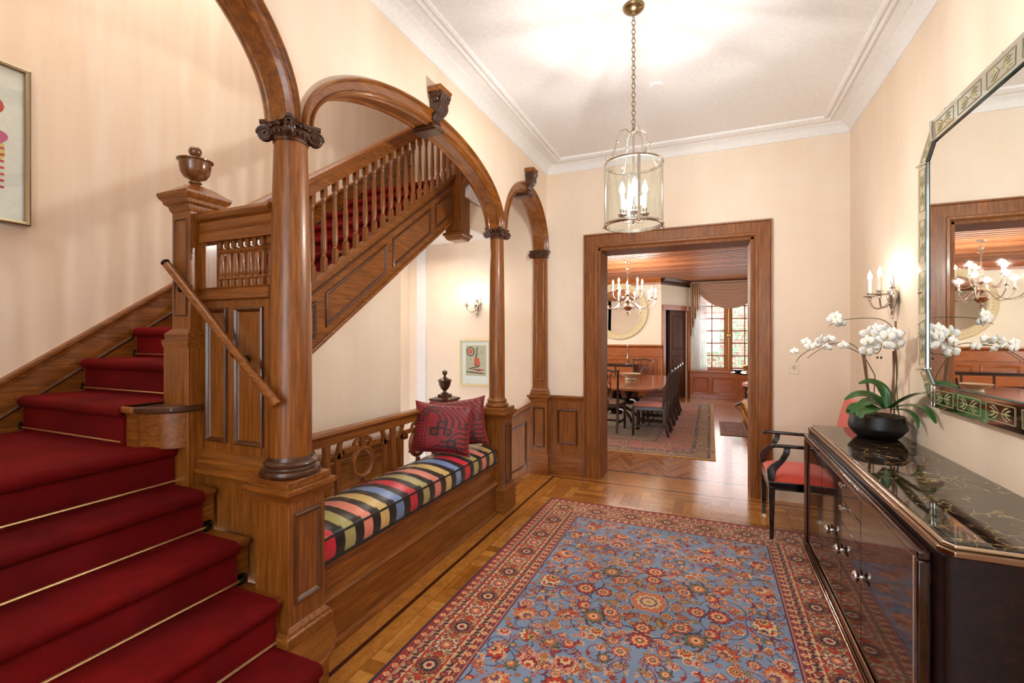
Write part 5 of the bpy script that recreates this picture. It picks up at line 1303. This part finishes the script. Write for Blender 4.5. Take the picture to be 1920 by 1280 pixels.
# ------------------------------------------------------------ dining room shell
ZD = 2.90
struct('wall_dining_left', G().box(-5.12, -5, YD, 11.6, 0, ZD), dinwall)
struct('wall_dining_right', G().box(1.9, 2.02, YD, 12.6, 0, ZD), dinwall)
struct('wall_dining_near', G().box(-5, XS, YD - .12, YD, 0, ZD).box(1.24, 1.9, YD - .12, YD, 0, ZD), dinwall)
struct('wall_dining_far', G().box(-5, -1.07, 11.47, 11.60, 0, ZD), dinwall)
g = G(); g.box(-.50, -.30, 12.5, 12.64, 0, ZD).box(1.10, 2.02, 12.5, 12.64, 0, ZD).box(-.30, 1.10, 12.5, 12.64, 2.62, ZD).box(-.30, 1.10, 12.5, 12.64, 0, .70)
struct('wall_dining_window', g, dinwall)
def plankm():
    m, t, p = new('plank_ceiling_oak'); v = coords(t)
    sep = N(t, 'ShaderNodeSeparateXYZ'); t.links.new(v, sep.inputs[0])
    d = N(t, 'ShaderNodeMath', operation='DIVIDE'); t.links.new(sep.outputs[1], d.inputs[0]); d.inputs[1].default_value = .16
    fl = N(t, 'ShaderNodeMath', operation='FLOOR'); t.links.new(d.outputs[0], fl.inputs[0]); wn = N(t, 'ShaderNodeTexWhiteNoise', noise_dimensions='1D'); t.links.new(fl.outputs[0], wn.inputs['W'])
    c = ramp(t, wn.outputs['Value'], [(0, sr(132, 76, 44)), (1, sr(176, 112, 72))])
    n = noise(t, coords(t, (1, 18, 18)), 1.6, 6, .6, .5); t.links.new(mix(t, .7, c, ramp(t, n, [(.3, (.6, .55, .5, 1)), (.65, (1.1, 1.1, 1.1, 1))]), 'MULTIPLY'), p.inputs['Base Color'])
    p.inputs['Roughness'].default_value = .42; return m
g = G().box(-5, 1.9, YD, 12.6, ZD, ZD + .12)
for k in range(46): g.box(-5, 1.9, YD + .16 * k - .006, YD + .16 * k + .006, ZD - .008, ZD + .01)
struct('ceiling_dining', g, plankm())
# canted wall with the small panelled door
A, B = Vector((-1.07, 11.47, 0)), Vector((-.48, 12.5, 0)); Ld = (B - A).length; dd = (B - A).normalized(); nn_ = Vector((dd.y, -dd.x, 0))   # into the room
MC = Matrix((( dd.x, nn_.x, 0, A.x), (dd.y, nn_.y, 0, A.y), (0, 0, 1, 0), (0, 0, 0, 1)))
g = G().box(0, .10, -.12, 0, 0, ZD).box(1.10, Ld, -.12, 0, 0, ZD).box(.10, 1.10, -.12, 0, 2.18, ZD); g.xf(MC); struct('wall_dining_canted', g, dinwall)
g = G(); g.box(.03, .13, -.01, .04, 0, 2.27).box(1.07, 1.17, -.01, .04, 0, 2.27).box(.03, 1.17, -.01, .045, 2.15, 2.27); g.xf(MC)
dr = struct('door_3', g, mahog['z'], bevel=.006)
g = G(); g.box(.42, 1.08, -.10, -.05, 0, 2.15)
g.ring([(.52, -.05, 1.2), (.98, -.05, 1.2), (.98, -.05, 2.02), (.52, -.05, 2.02)], (0, 1, 0), PM); g.ring([(.52, -.05, .2), (.98, -.05, .2), (.98, -.05, 1.06), (.52, -.05, 1.06)], (0, 1, 0), PM); g.xf(MC)
part('door_leaf', g, wood('matt_door_oak', (sr(60, 28, 14), sr(92, 48, 24), sr(118, 66, 36)), 'z', .6, 0), dr)
g = G().box(.0, 1.18, -1.4, -1.3, 0, 2.4).box(.0, .08, -1.4, -.13, 0, 2.4).box(1.12, 1.18, -1.4, -.13, 0, 2.4).box(0, 1.18, -1.4, -.13, 2.4, 2.5).box(0, 1.18, -1.4, -.12, -.1, -.002); g.xf(MC); struct('wall_pantry', g, plain('pantry_blue_grey', sr(96, 108, 120), .6))
# dentil cornice
def dentils(p0, p1, inn, nm):
    p0, p1, inn = Vector(p0), Vector(p1), Vector(inn); L = (p1 - p0).length; tt = (p1 - p0).normalized(); g = G()
    g.loft([[tuple(P + inn * d + Vector((0, 0, z))) for d, z in ((0, ZD), (0, ZD - .15), (.02, ZD - .15), (.03, ZD - .10), (.09, ZD - .06), (.11, ZD - .03), (.12, ZD))] for P in (p0, p1)])
    n = int(L / .07)
    for k in range(n): g.beam(p0 + tt * (k + .5) * L / n + inn * .04 + Vector((0, 0, ZD - .085)), p0 + tt * ((k + .5) * L / n + .035) + inn * .04 + Vector((0, 0, ZD - .085)), .04, .04)
    struct(nm, g, darkoak if nm != 'trim_7' else mahog['x'])
dentils((-5, 11.47, 0), (-1.07, 11.47, 0), (0, -1, 0), 'trim_7'); dentils(A, B, nn_, 'trim_8'); dentils((-.48, 12.5, 0), (1.9, 12.5, 0), (0, -1, 0), 'trim_9')
# high wainscot of the dining room
t = thing('wainscot_panel', 'high honey-brown panelled wainscot under the round mirror in the dining room', 'wainscot', (-3, 11.47, 0))
yw = 11.44
part('panel_board', G().box(-5, -1.07, yw, 11.47, 0, 1.28), mahog['x'], t)
g = G()
for k in range(6):
    x1_ = -1.16 - k * .66; g.ring(rect_y(x1_ - .56, x1_, .22, .98, yw), (0, -1, 0), [(0, 0), (.006, .015), (.03, .012), (.05, -.004)])
part('panel_moulding', g, mahog['x'], t)
part('cap_rail', G().prism([(yw, 1.24), (yw - .03, 1.27), (yw - .06, 1.29), (yw - .06, 1.32), (11.47, 1.32), (11.47, 1.24)], 'x', -5, -1.05).box(-5, -1.06, yw - .025, yw, 1.05, 1.08), mahog['x'], t)
part('base_board', G().box(-5, -1.06, yw - .02, yw, 0, .15), mahog['x'], t)
# window seat
t = thing('panelled_cabinet', 'panelled oak seat cabinet below the bay window', 'cabinet', (.4, 12.4, 0))
part('carcass', G().box(-.47, 1.89, 12.28, 12.5, 0, .64), mahog['x'], t, bevel=.004)
part('sill_top', G().box(-.47, 1.89, 12.24, 12.5, .64, .675), mahog['x'], t, bevel=.008)
for a in (-.40, .02, .60, 1.18):
    b = a + (.36 if a < 0 else .52); g = G(); g.ring(rect_y(a, b, .12, .52, 12.28), (0, -1, 0), [(0, 0), (.006, .014), (.03, .010), (.045, -.004)]); part('panelled_door', g.box(a + .05, b - .05, 12.272, 12.28, .17, .47), mahog['x'], t)
# window: two casements with small panes
wn = struct('window_1', G().box(-.32, -.27, 12.48, 12.6, .68, 2.64).box(1.06, 1.11, 12.48, 12.6, .68, 2.64).box(-.30, 1.10, 12.48, 12.6, 2.58, 2.64).box(-.30, 1.10, 12.46, 12.6, .68, .73).box(.335, .465, 12.47, 12.58, .70, 2.6), mahog['z'], bevel=.005)
for a, b in ((-.27, .335), (.465, 1.06)):
    g = G()
    m_ = (a + b) / 2
    g.box(a, a + .03, 12.50, 12.54, .73, 2.58).box(b - .03, b, 12.50, 12.54, .73, 2.58).box(m_ - .013, m_ + .013, 12.50, 12.54, .73, 2.58)
    for k in range(7): z = .745 + k * .323 * .94; g.box(a, b, 12.50, 12.54, z - .014, z + .014)
    part('casement', g, mahog['z'], wn); part('window_glass', G().box(a, b, 12.518, 12.522, .73, 2.58), glass, wn)
part('espagnolette', G().tube([(.41, 12.455, .72), (.41, 12.455, 2.58)], .013, 8).ball((.41, 12.44, 1.55), .035, 8, 6, (1, 1, 1.6)), gold, wn)
# drapery
swagm = plain('rose_taupe_silk', sr(186, 150, 128), .5, sheen=.4); sheer_ = None
def sheermat():
    m, t, p = new('sheer_voile'); p.inputs['Base Color'].default_value = sr(226, 228, 224); p.inputs['Roughness'].default_value = .8
    tr = N(t, 'ShaderNodeBsdfTransparent'); tl = N(t, 'ShaderNodeBsdfTranslucent'); tl.inputs[0].default_value = sr(232, 236, 236)
    m1 = N(t, 'ShaderNodeMixShader'); m1.inputs[0].default_value = .5; t.links.new(p.outputs[0], m1.inputs[1]); t.links.new(tl.outputs[0], m1.inputs[2])
    m2 = N(t, 'ShaderNodeMixShader'); m2.inputs[0].default_value = .22; t.links.new(m1.outputs[0], m2.inputs[1]); t.links.new(tr.outputs[0], m2.inputs[2])
    t.links.new(m2.outputs[0], t.nodes['Material Output'].inputs[0]); return m
sheer_ = sheermat()
t = thing('window_drapery', 'rose-taupe swagged drapery across the top of the bay window', 'curtain', (.42, 12.4, 2.85))
g = G(); nu, nv = 50, 60; co = []
xa_, xb_ = -.40, 1.26
for j in range(nv + 1):
    q = j / nv
    for i in range(nu + 1):
        u = i / nu; s = 2 * u - 1; sag = (1 - abs(s) ** 2.2); z = 2.84 - (.03 + .62 * q) * sag - .05 * q * (1 - sag); x = xa_ + (xb_ - xa_) * u
        z -= 0; yv = 12.36 - .06 * sag - .022 * math.sin(q * 2 * PI * 7.5) * (.3 + .7 * sag); co.append((x, yv, z))
g.v = co
for j in range(nv):
    for i in range(nu): a = j * (nu + 1) + i; g.f.append((a, a + 1, a + nu + 2, a + nu + 1))
o = part('swag', g, swagm, t, smooth=80); sd = o.modifiers.new('thick', 'SOLIDIFY'); sd.thickness = .006
g = G(); co = []
for j in range(2):
    pass
n = 44
for i in range(n + 1):
    u = i / n; x = -.46 + .20 * u; yv = 12.33 + .03 * math.sin(u * 2 * PI * 4); zb2 = 1.46 + .85 * u + .06 * math.sin(u * 2 * PI * 4 + 1); co += [(x, yv, 2.84), (x, yv - .01, zb2)]
g.v = co
for i in range(n): g.f.append((2 * i, 2 * i + 2, 2 * i + 3, 2 * i + 1))
o = part('jabot', g, plain('cream_rose_lining', sr(206, 172, 138), .55), t, smooth=80); sd = o.modifiers.new('thick', 'SOLIDIFY'); sd.thickness = .005
part('valance_band', G().box(-.47, 1.89, 12.36, 12.42, 2.80, 2.87), swagm, t)
g = G(); co = []; n = 110
for i in range(n + 1):
    u = i / n; x = -.42 + .36 * u; yv = 12.37 + .02 * math.sin(u * 2 * PI * 9); xx = x + .0; co += [(xx, yv, 2.80), (xx - .03 * u, yv - .02, 1.5), (xx - .01 * u, yv, .68)]
g.v = co
for i in range(n): a = 3 * i; g.f += [(a, a + 3, a + 4, a + 1), (a + 1, a + 4, a + 5, a + 2)]
solo('sheer_curtain', g, sheer_, 'white sheer curtain hanging at the left of the bay window', 'curtain', smooth=80)
# garden beyond the window
def brickm():
    m, t, p = new('garden_brick'); b = N(t, 'ShaderNodeTexBrick'); t.links.new(coords(t, (1, 1, 1), (PI / 2, 0, 0)), b.inputs['Vector']); b.inputs['Scale'].default_value = 2.2
    b.inputs['Color1'].default_value = sr(176, 120, 104); b.inputs['Color2'].default_value = sr(206, 150, 132); b.inputs['Mortar'].default_value = sr(216, 204, 196)
    t.links.new(b.outputs[0], p.inputs['Base Color']); p.inputs['Roughness'].default_value = .9; return m
struct('wall_garden', G().box(-3, 5, 17, 17.2, -.5, 6), brickm()); struct('ground_garden', G().box(-3, 5, 12.64, 17, -.6, -.5), plain('garden_paving', sr(150, 148, 140), .9))
rd = random.Random(9); g = G()
for _ in range(1900):
    x = rd.uniform(-2, 3.6); hmax = 1.5 + .7 * math.sin(x * 1.7 + .5) + (.5 if x > .6 else -.1); z = -.5 + (hmax + .5) * rd.random() ** .8; yv = 16.9 - rd.uniform(0, .35)
    a, b2 = rd.uniform(0, PI), rd.uniform(-.6, .6); s = rd.uniform(.04, .08); u = Vector((math.cos(a), .4 * math.sin(a), math.sin(a))) * s; v = Vector((-math.sin(a), b2, math.cos(a))) * s; c = Vector((x, yv, z))
    b_ = len(g.v); g.v += [tuple(c - u), tuple(c + v * .6), tuple(c + u), tuple(c - v * .6)]; g.f.append((b_, b_ + 1, b_ + 2, b_ + 3))
iv = solo('ivy', g, plain('ivy_leaf', sr(140, 170, 128), .6), 'green ivy climbing the garden wall outside the bay window', 'ivy'); iv['kind'] = 'stuff'

# ------------------------------------------------------------ dining furniture
seat_pink = plain('rose_striped_seat', sr(206, 130, 124), .7, sheen=.3)
seat_cream = plain('cream_rose_seat', sr(232, 186, 156), .7, sheen=.3)
def dining_chair(label, loc, rz, seatm):
    t = thing('dining_chair', label, 'chair', (0, 0, 0), 'carved mahogany dining chairs')
    def leg4(x, y0, z0, y1, z1, w0, w1): return G().loft([[(x + i * w_, y + j * w_, z) for i, j in ((-1, -1), (1, -1), (1, 1), (-1, 1))] for y, z, w_ in ((y0, z0, w0), (y1, z1, w1))])
    for s in (-1, 1): part('leg', leg4(s * .235, .21, 0, .21, .42, .017, .020), chairwood, t, bevel=.003)
    for s in (-1, 1):
        rg = [[(s * x + i * w_, y + j * w_, z) for i, j in ((-1, -1), (1, -1), (1, 1), (-1, 1))] for x, y, z, w_ in ((.20, -.30, 0, .017), (.20, -.24, .22, .018), (.20, -.225, .45, .019), (.205, -.245, .65, .016), (.215, -.285, .85, .015), (.225, -.32, .97, .014))]
        part('leg', G().loft(rg), chairwood, t, bevel=.003)
    part('seat_rail', G().prism([(-.25, .225), (.25, .225), (.215, -.235), (-.215, -.235)], 'z', .385, .445), chairwood, t, bevel=.004)
    n = 12; co = []; fa = []
    for j in range(n):
        for i in range(n):
            u, v = i / (n - 1), j / (n - 1); hw = .205 + .035 * v; co.append((-hw + 2 * hw * u, -.215 + .43 * v, .445 + .045 * ((1 - abs(2 * u - 1) ** 4) * (1 - abs(2 * v - 1) ** 4)) ** .5))
    for j in range(n - 1):
        for i in range(n - 1): a = j * n + i; fa.append((a, a + 1, a + n + 1, a + n))
    part('seat', G().add(co, fa), seatm, t, smooth=60)
    def by(z): return -.225 - .095 * max(0, (z - .45) / .52) ** 1.3
    # crest rail with upturned ears
    pts = [(-.25, 1.0), (-.235, .975), (-.15, .965), (-.06, .985), (0, .99), (.06, .985), (.15, .965), (.235, .975), (.25, 1.0)]
    part('crest_rail', G().loft([[(x, by(z) - .014, z - .018), (x, by(z) + .010, z - .018), (x, by(z) + .008, z + .012), (x, by(z) - .012, z + .012)] for x, z in pts]), chairwood, t, smooth=50)
    g = G()
    def rib(P, r=.008):
        V = [Vector((x, by(z), z)) for x, z in P]; sp = []
        for i in range(len(V) - 1):
            p0 = V[max(i - 1, 0)]; p1 = V[i]; p2 = V[i + 1]; p3 = V[min(i + 2, len(V) - 1)]
            for q in np.linspace(0, 1, 5, endpoint=False): sp.append(.5 * (2 * p1 + (p2 - p0) * q + (2 * p0 - 5 * p1 + 4 * p2 - p3) * q * q + (3 * p1 - p0 - 3 * p2 + p3) * q ** 3))
        sp.append(V[-1]); g.tube(sp, r, 6)
    for s in (-1, 1):
        rib([(s * .05, .46), (s * .035, .54), (s * .07, .64), (s * .10, .74), (s * .09, .84), (s * .12, .95)]); rib([(s * .02, .56), (s * .06, .68), (s * .0, .78), (-s * .06, .86), (-s * .03, .96)])
        rib([(s * .10, .74), (s * .05, .80), (s * .0, .74), (-s * .05, .70)], .007); rib([(s * .02, .96), (s * .06, .90), (s * .03, .84), (0, .86)], .007)
    g.box(-.06, .06, -.24, -.215, .445, .50)
    part('splat', g, chairwood, t)
    part('stretcher', G().beam((-.235, .21, .15), (-.20, -.26, .15), .016, .03).beam((.235, .21, .15), (.20, -.26, .15), .016, .03).beam((-.218, 0, .15), (.218, 0, .15), .016, .03), chairwood, t)
    t.location = loc; t.rotation_euler = (0, 0, rz); return t
side = ['nearest rose-seated carved chair on the right side of the dining table', 'second rose-seated chair from the doorway on the right side of the dining table', 'third rose-seated chair from the doorway on the right side of the dining table', 'fourth rose-seated chair from the doorway on the right side of the dining table', 'farthest rose-seated chair on the right side of the dining table']
ch = dining_chair(side[0], (-.87, 7.44, .008), PI / 2, seat_pink)
for k in range(1, 5): dup(ch, loc=(-.87 + .008 * k, 7.44 + .56 * k, .008), rz=PI / 2, label=side[k])
e = dining_chair('carved open-back chair with a cream seat at the near end of the dining table', (-1.53, 7.52, .008), 0, seat_cream)
dup(e, loc=(-1.42, 10.66, .008), rz=PI, label='carved open-back chair at the far end of the dining table')

t = thing('dining_table', 'long polished mahogany table with clipped corners in the dining room', 'table', (-1.5, 8.8, .008))
xa_, xb_, ya_, yb_, c_ = -2.28, -.70, 7.30, 10.2, .22
part('tabletop', G().prism([(xa_ + c_, ya_), (xb_ - c_, ya_), (xb_, ya_ + c_ * 1.6), (xb_, yb_ - c_ * 1.6), (xb_ - c_, yb_), (xa_ + c_, yb_), (xa_, yb_ - c_ * 1.6), (xa_, ya_ + c_ * 1.6)], 'z', .665, .70), tablewood, t, bevel=.006)
for yc in (8.1, 9.4):
    part('pedestal', G().lathe([(.10, .18), (.12, .22), (.10, .26), (.05, .30), (.06, .34), (.10, .40), (.11, .46), (.07, .54), (.05, .60), (.08, .66)], (-1.5, yc, 0), 24), chairwood, t)
    for k in range(4):
        a = PI / 4 + k * PI / 2; l = part('leg', G().tube([(-1.5 + r * math.cos(a), yc + r * math.sin(a), z) for r, z in ((.06, .26), (.2, .27), (.34, .20), (.45, .10), (.52, .045))], lambda q: .034 - .014 * q, 10), chairwood, t)
        part('brass_caster', G().ball((-1.5 + .54 * math.cos(a), yc + .54 * math.sin(a), .037), .028, 10, 8), gold, l)
cer = plain('celadon_cream_ceramic', sr(206, 198, 168), .3)
solo('footed_bowl', G().lathe([(.001, 0), (.09, 0), (.10, .01), (.085, .03), (.09, .05), (.16, .09), (.19, .12), (.195, .125), (.18, .125), (.14, .095), (.001, .07)], (-1.38, 8.85, .70), 32), cer, 'footed cream ceramic bowl standing on the dining table', 'bowl')
# chandelier
def chandelier():
    cx, cy = -1.42, 8.8; t = thing('chandelier', 'silver branched chandelier with lit candles over the dining table', 'chandelier', (cx, cy, ZD))
    part('canopy', G().lathe([(.06, 0), (.055, -.015), (.02, -.03), (.006, -.04)], (cx, cy, ZD), 20), silver, t)
    part('hanging_rod', G().tube([(cx, cy, ZD - .03), (cx, cy, 2.5)], .006, 8).ball((cx, cy, 2.79), .03, 10, 8).tube([(cx + .035 * math.cos(a), cy, 2.74 + .035 * math.sin(a)) for a in np.linspace(0, 2 * PI, 17)[:-1]], .006, 6, close=True), silver, t)
    part('stem_body', G().lathe([(.001, 1.90), (.012, 1.915), (.02, 1.93), (.012, 1.95), (.03, 1.965), (.015, 1.985), (.04, 2.0), (.085, 2.04), (.095, 2.07), (.08, 2.09), (.05, 2.10), (.03, 2.12), (.045, 2.15), (.06, 2.18), (.03, 2.21), (.02, 2.26), (.045, 2.30), (.03, 2.34), (.015, 2.40), (.03, 2.45), (.015, 2.50), (.001, 2.52)], (cx, cy, 0), 24), silver, t)
    a0 = None
    for n, r, z0, z1, sag, ph in ((10, .50, 2.17, 2.20, .13, .2), (5, .28, 2.30, 2.38, .08, .5)):
        proto = None
        for k in range(n):
            a = ph + 2 * PI * k / n
            if proto is None:
                P = [(.03, z0), (r * .25, z0 - sag * .2), (r * .5, z0 - sag), (r * .8, z0 - sag * .9), (r * .97, z0 - sag * .2), (r, z1)]
                V = [Vector((x, 0, z)) for x, z in P]; sp = []
                for i in range(len(V) - 1):
                    p0 = V[max(i - 1, 0)]; p1 = V[i]; p2 = V[i + 1]; p3 = V[min(i + 2, len(V) - 1)]
                    for q in np.linspace(0, 1, 5, endpoint=False): sp.append(.5 * (2 * p1 + (p2 - p0) * q + (2 * p0 - 5 * p1 + 4 * p2 - p3) * q * q + (3 * p1 - p0 - 3 * p2 + p3) * q ** 3))
                sp.append(V[-1]); g = G().tube(sp, .007, 8); g.lathe([(.004, -.01), (.035, .0), (.036, .005), (.012, .004), (.016, .03)], (r, 0, z1), 14)
                # mesh built about the chandelier axis, moved to place
                arm = part('arm', g, silver, None); cn = part('candle', G().lathe([(.011, 0), (.011, .10), (.005, .103)], (r, 0, z1 + .025), 10), candle, arm); fb = part('flame_bulb', flame_mesh((r, 0, z1 + .13), 1.3), flame_d, arm)
                arm.parent = t; proto = arm; arm.location = (0, 0, -ZD); arm.rotation_euler = (0, 0, a)
            else: c = dup(proto, t); c.rotation_euler = (0, 0, a)
chandelier()
# round mirror
t = thing('round_mirror', 'round mirror in a wide carved cream frame on the dining room wall', 'mirror', (-2.06, 11.47, 2.14))
c = Vector((-2.06, 11.44, 2.14))
def rr_(R, prof, n=64): return G().loft([[(c.x + (R - d) * math.cos(a), c.y - h + .03, c.z + (R - d) * math.sin(a)) for d, h in prof] for a in np.linspace(0, 2 * PI, n + 1)[:-1]], close=True)
part('frame', rr_(.70, [(0, 0), (0, .04), (.02, .055), (.05, .045), (.12, .035), (.15, .05), (.17, .04), (.175, .005)]), plain('cream_gesso_frame', sr(214, 200, 160), .45), t)
g = G()
for k in range(60):
    a = 2 * PI * k / 60; g.ball((c.x + .615 * math.cos(a), c.y - .008, c.z + .615 * math.sin(a)), .018, 6, 5)
part('carved_beads', g, plain('cream_gesso_beads', sr(222, 208, 168), .45), t)
part('mirror_glass', G().lathe([(.001, 0), (.53, 0), (.53, .01), (.001, .012)], (c.x, c.y + .015, c.z), 48, (0, -1, 0)), mirror_m, t)
# buffet with candlestick at the far wall
t = thing('buffet', 'dark wooden buffet against the far dining room wall', 'buffet', (-2.2, 11.2, 0))
part('body', G().box(-3.0, -1.6, 11.08, 11.4, .25, .84), chairwood, t, bevel=.005); part('top', G().box(-3.03, -1.57, 11.06, 11.41, .84, .865), chairwood, t, bevel=.005)
for x in (-2.97, -1.63):
    for yv in (11.11, 11.37): part('leg', G().box(x - .03, x + .03, yv - .03, yv + .03, 0, .25), chairwood, t)
for k in range(3): part('drawer', G().box(-2.96 + .455 * k, -2.54 + .455 * k, 11.068, 11.08, .62, .80), mahog['x'], t, bevel=.004)
solo('candlestick', G().lathe([(.001, 0), (.07, 0), (.07, .01), (.03, .03), (.035, .06), (.012, .10), (.02, .14), (.010, .18), (.009, .32), (.02, .35), (.01, .38), (.03, .41), (.035, .42), (.012, .42), (.012, .47), (.001, .47)], (-1.80, 11.15, .865), 18), silver, 'tall silver candlestick on the buffet under the round mirror', 'candlestick')
# small table and stools by the window
t = thing('side_table', 'small dark round table beside the bay window, partly hidden by the door frame', 'table', (.86, 11.0, 0))
part('tabletop', G().lathe([(.001, .72), (.44, .72), (.45, .735), (.44, .75), (.001, .75)], (.86, 11.0, 0), 40), black, t)
part('pedestal', G().lathe([(.05, .12), (.07, .2), (.03, .3), (.06, .45), (.03, .6), (.06, .72)], (.86, 11.0, 0), 20), chairwood, t)
for k in range(3):
    a = 2.9 + k * 2 * PI / 3; part('leg', G().tube([(.86 + r * math.cos(a), 11 + r * math.sin(a), z) for r, z in ((.03, .2), (.18, .16), (.30, .06), (.38, .03))], .026, 8), chairwood, t)
def stool(lab, x, y):
    t = thing('stool', lab, 'stool', (x, y, 0), 'pink upholstered stools by the bay window')
    part('seat', G().lathe([(.001, .39), (.19, .39), (.20, .42), (.19, .46), (.12, .485), (.001, .49)], (x, y, 0), 28), plain('pale_pink_silk', sr(226, 168, 164), .5), t)
    part('seat_ring', G().lathe([(.001, .35), (.185, .35), (.195, .37), (.185, .39), (.001, .39)], (x, y, 0), 28), chairwood, t)
    for k in range(4):
        a = PI / 4 + k * PI / 2; part('leg', G().tube([(x + r * math.cos(a), y + r * math.sin(a), z) for r, z in ((.15, .36), (.17, .2), (.16, .06), (.19, .018))], .018, 8), chairwood, t)
    return t
stool('pink-seated stool nearer the doorway, beside the window table', .86, 10.2); stool('pink-seated stool farther back, next to the bay window', .86, 11.75)
solo('gilt_bowl', G().lathe([(.001, 0), (.06, 0), (.03, .03), (.09, .08), (.10, .14), (.07, .16), (.001, .15)], (.74, 11.0, .75), 20), gold, 'small gilt bowl on the dark round table by the window', 'bowl')
solo('silver_dish', G().lathe([(.001, 0), (.05, 0), (.09, .03), (.11, .06), (.10, .06), (.001, .02)], (.54, 11.0, .75), 20), silver, 'silver dish at the edge of the dark round table', 'dish')
t = thing('gilt_bench', 'low tan bench with carved gilt trim at the right edge of the doorway', 'bench', (.80, 8.6, 0))
part('upholstery', G().box(.55, 1.10, 7.55, 9.6, .06, .34), plain('tan_damask', sr(206, 166, 112), .6), t, bevel=.02)
g = G()
for k in range(26):
    yv = 7.6 + k * .079; g.ball((.542, yv, .30 - .05 * abs(math.sin(k * 1.1))), .026, 8, 6, (.6, 1, 1.5)); g.ball((.542, yv + .03, .12), .02, 8, 6, (.6, 1.2, 1.2))
part('carved_trim', g, gold, t)
for x in (.60, 1.05):
    for yv in (7.62, 9.53): part('foot', G().ball((x, yv, .03), .03, 10, 8), gold, t)

# made-up window frame on the closed left dining wall, added for the side fill
w2 = struct('added_window', G().box(-5.0, -4.95, 7.25, 7.33, .85, 2.65).box(-5.0, -4.95, 9.87, 9.95, .85, 2.65).box(-5.0, -4.95, 7.25, 9.95, 2.57, 2.65).box(-5.0, -4.93, 7.2, 10.0, .80, .87).box(-5.0, -4.95, 8.56, 8.64, .85, 2.6), mahog['z'], bevel=.005)
part('window_glass', G().box(-4.985, -4.98, 7.33, 9.87, .87, 2.57), glass, w2)
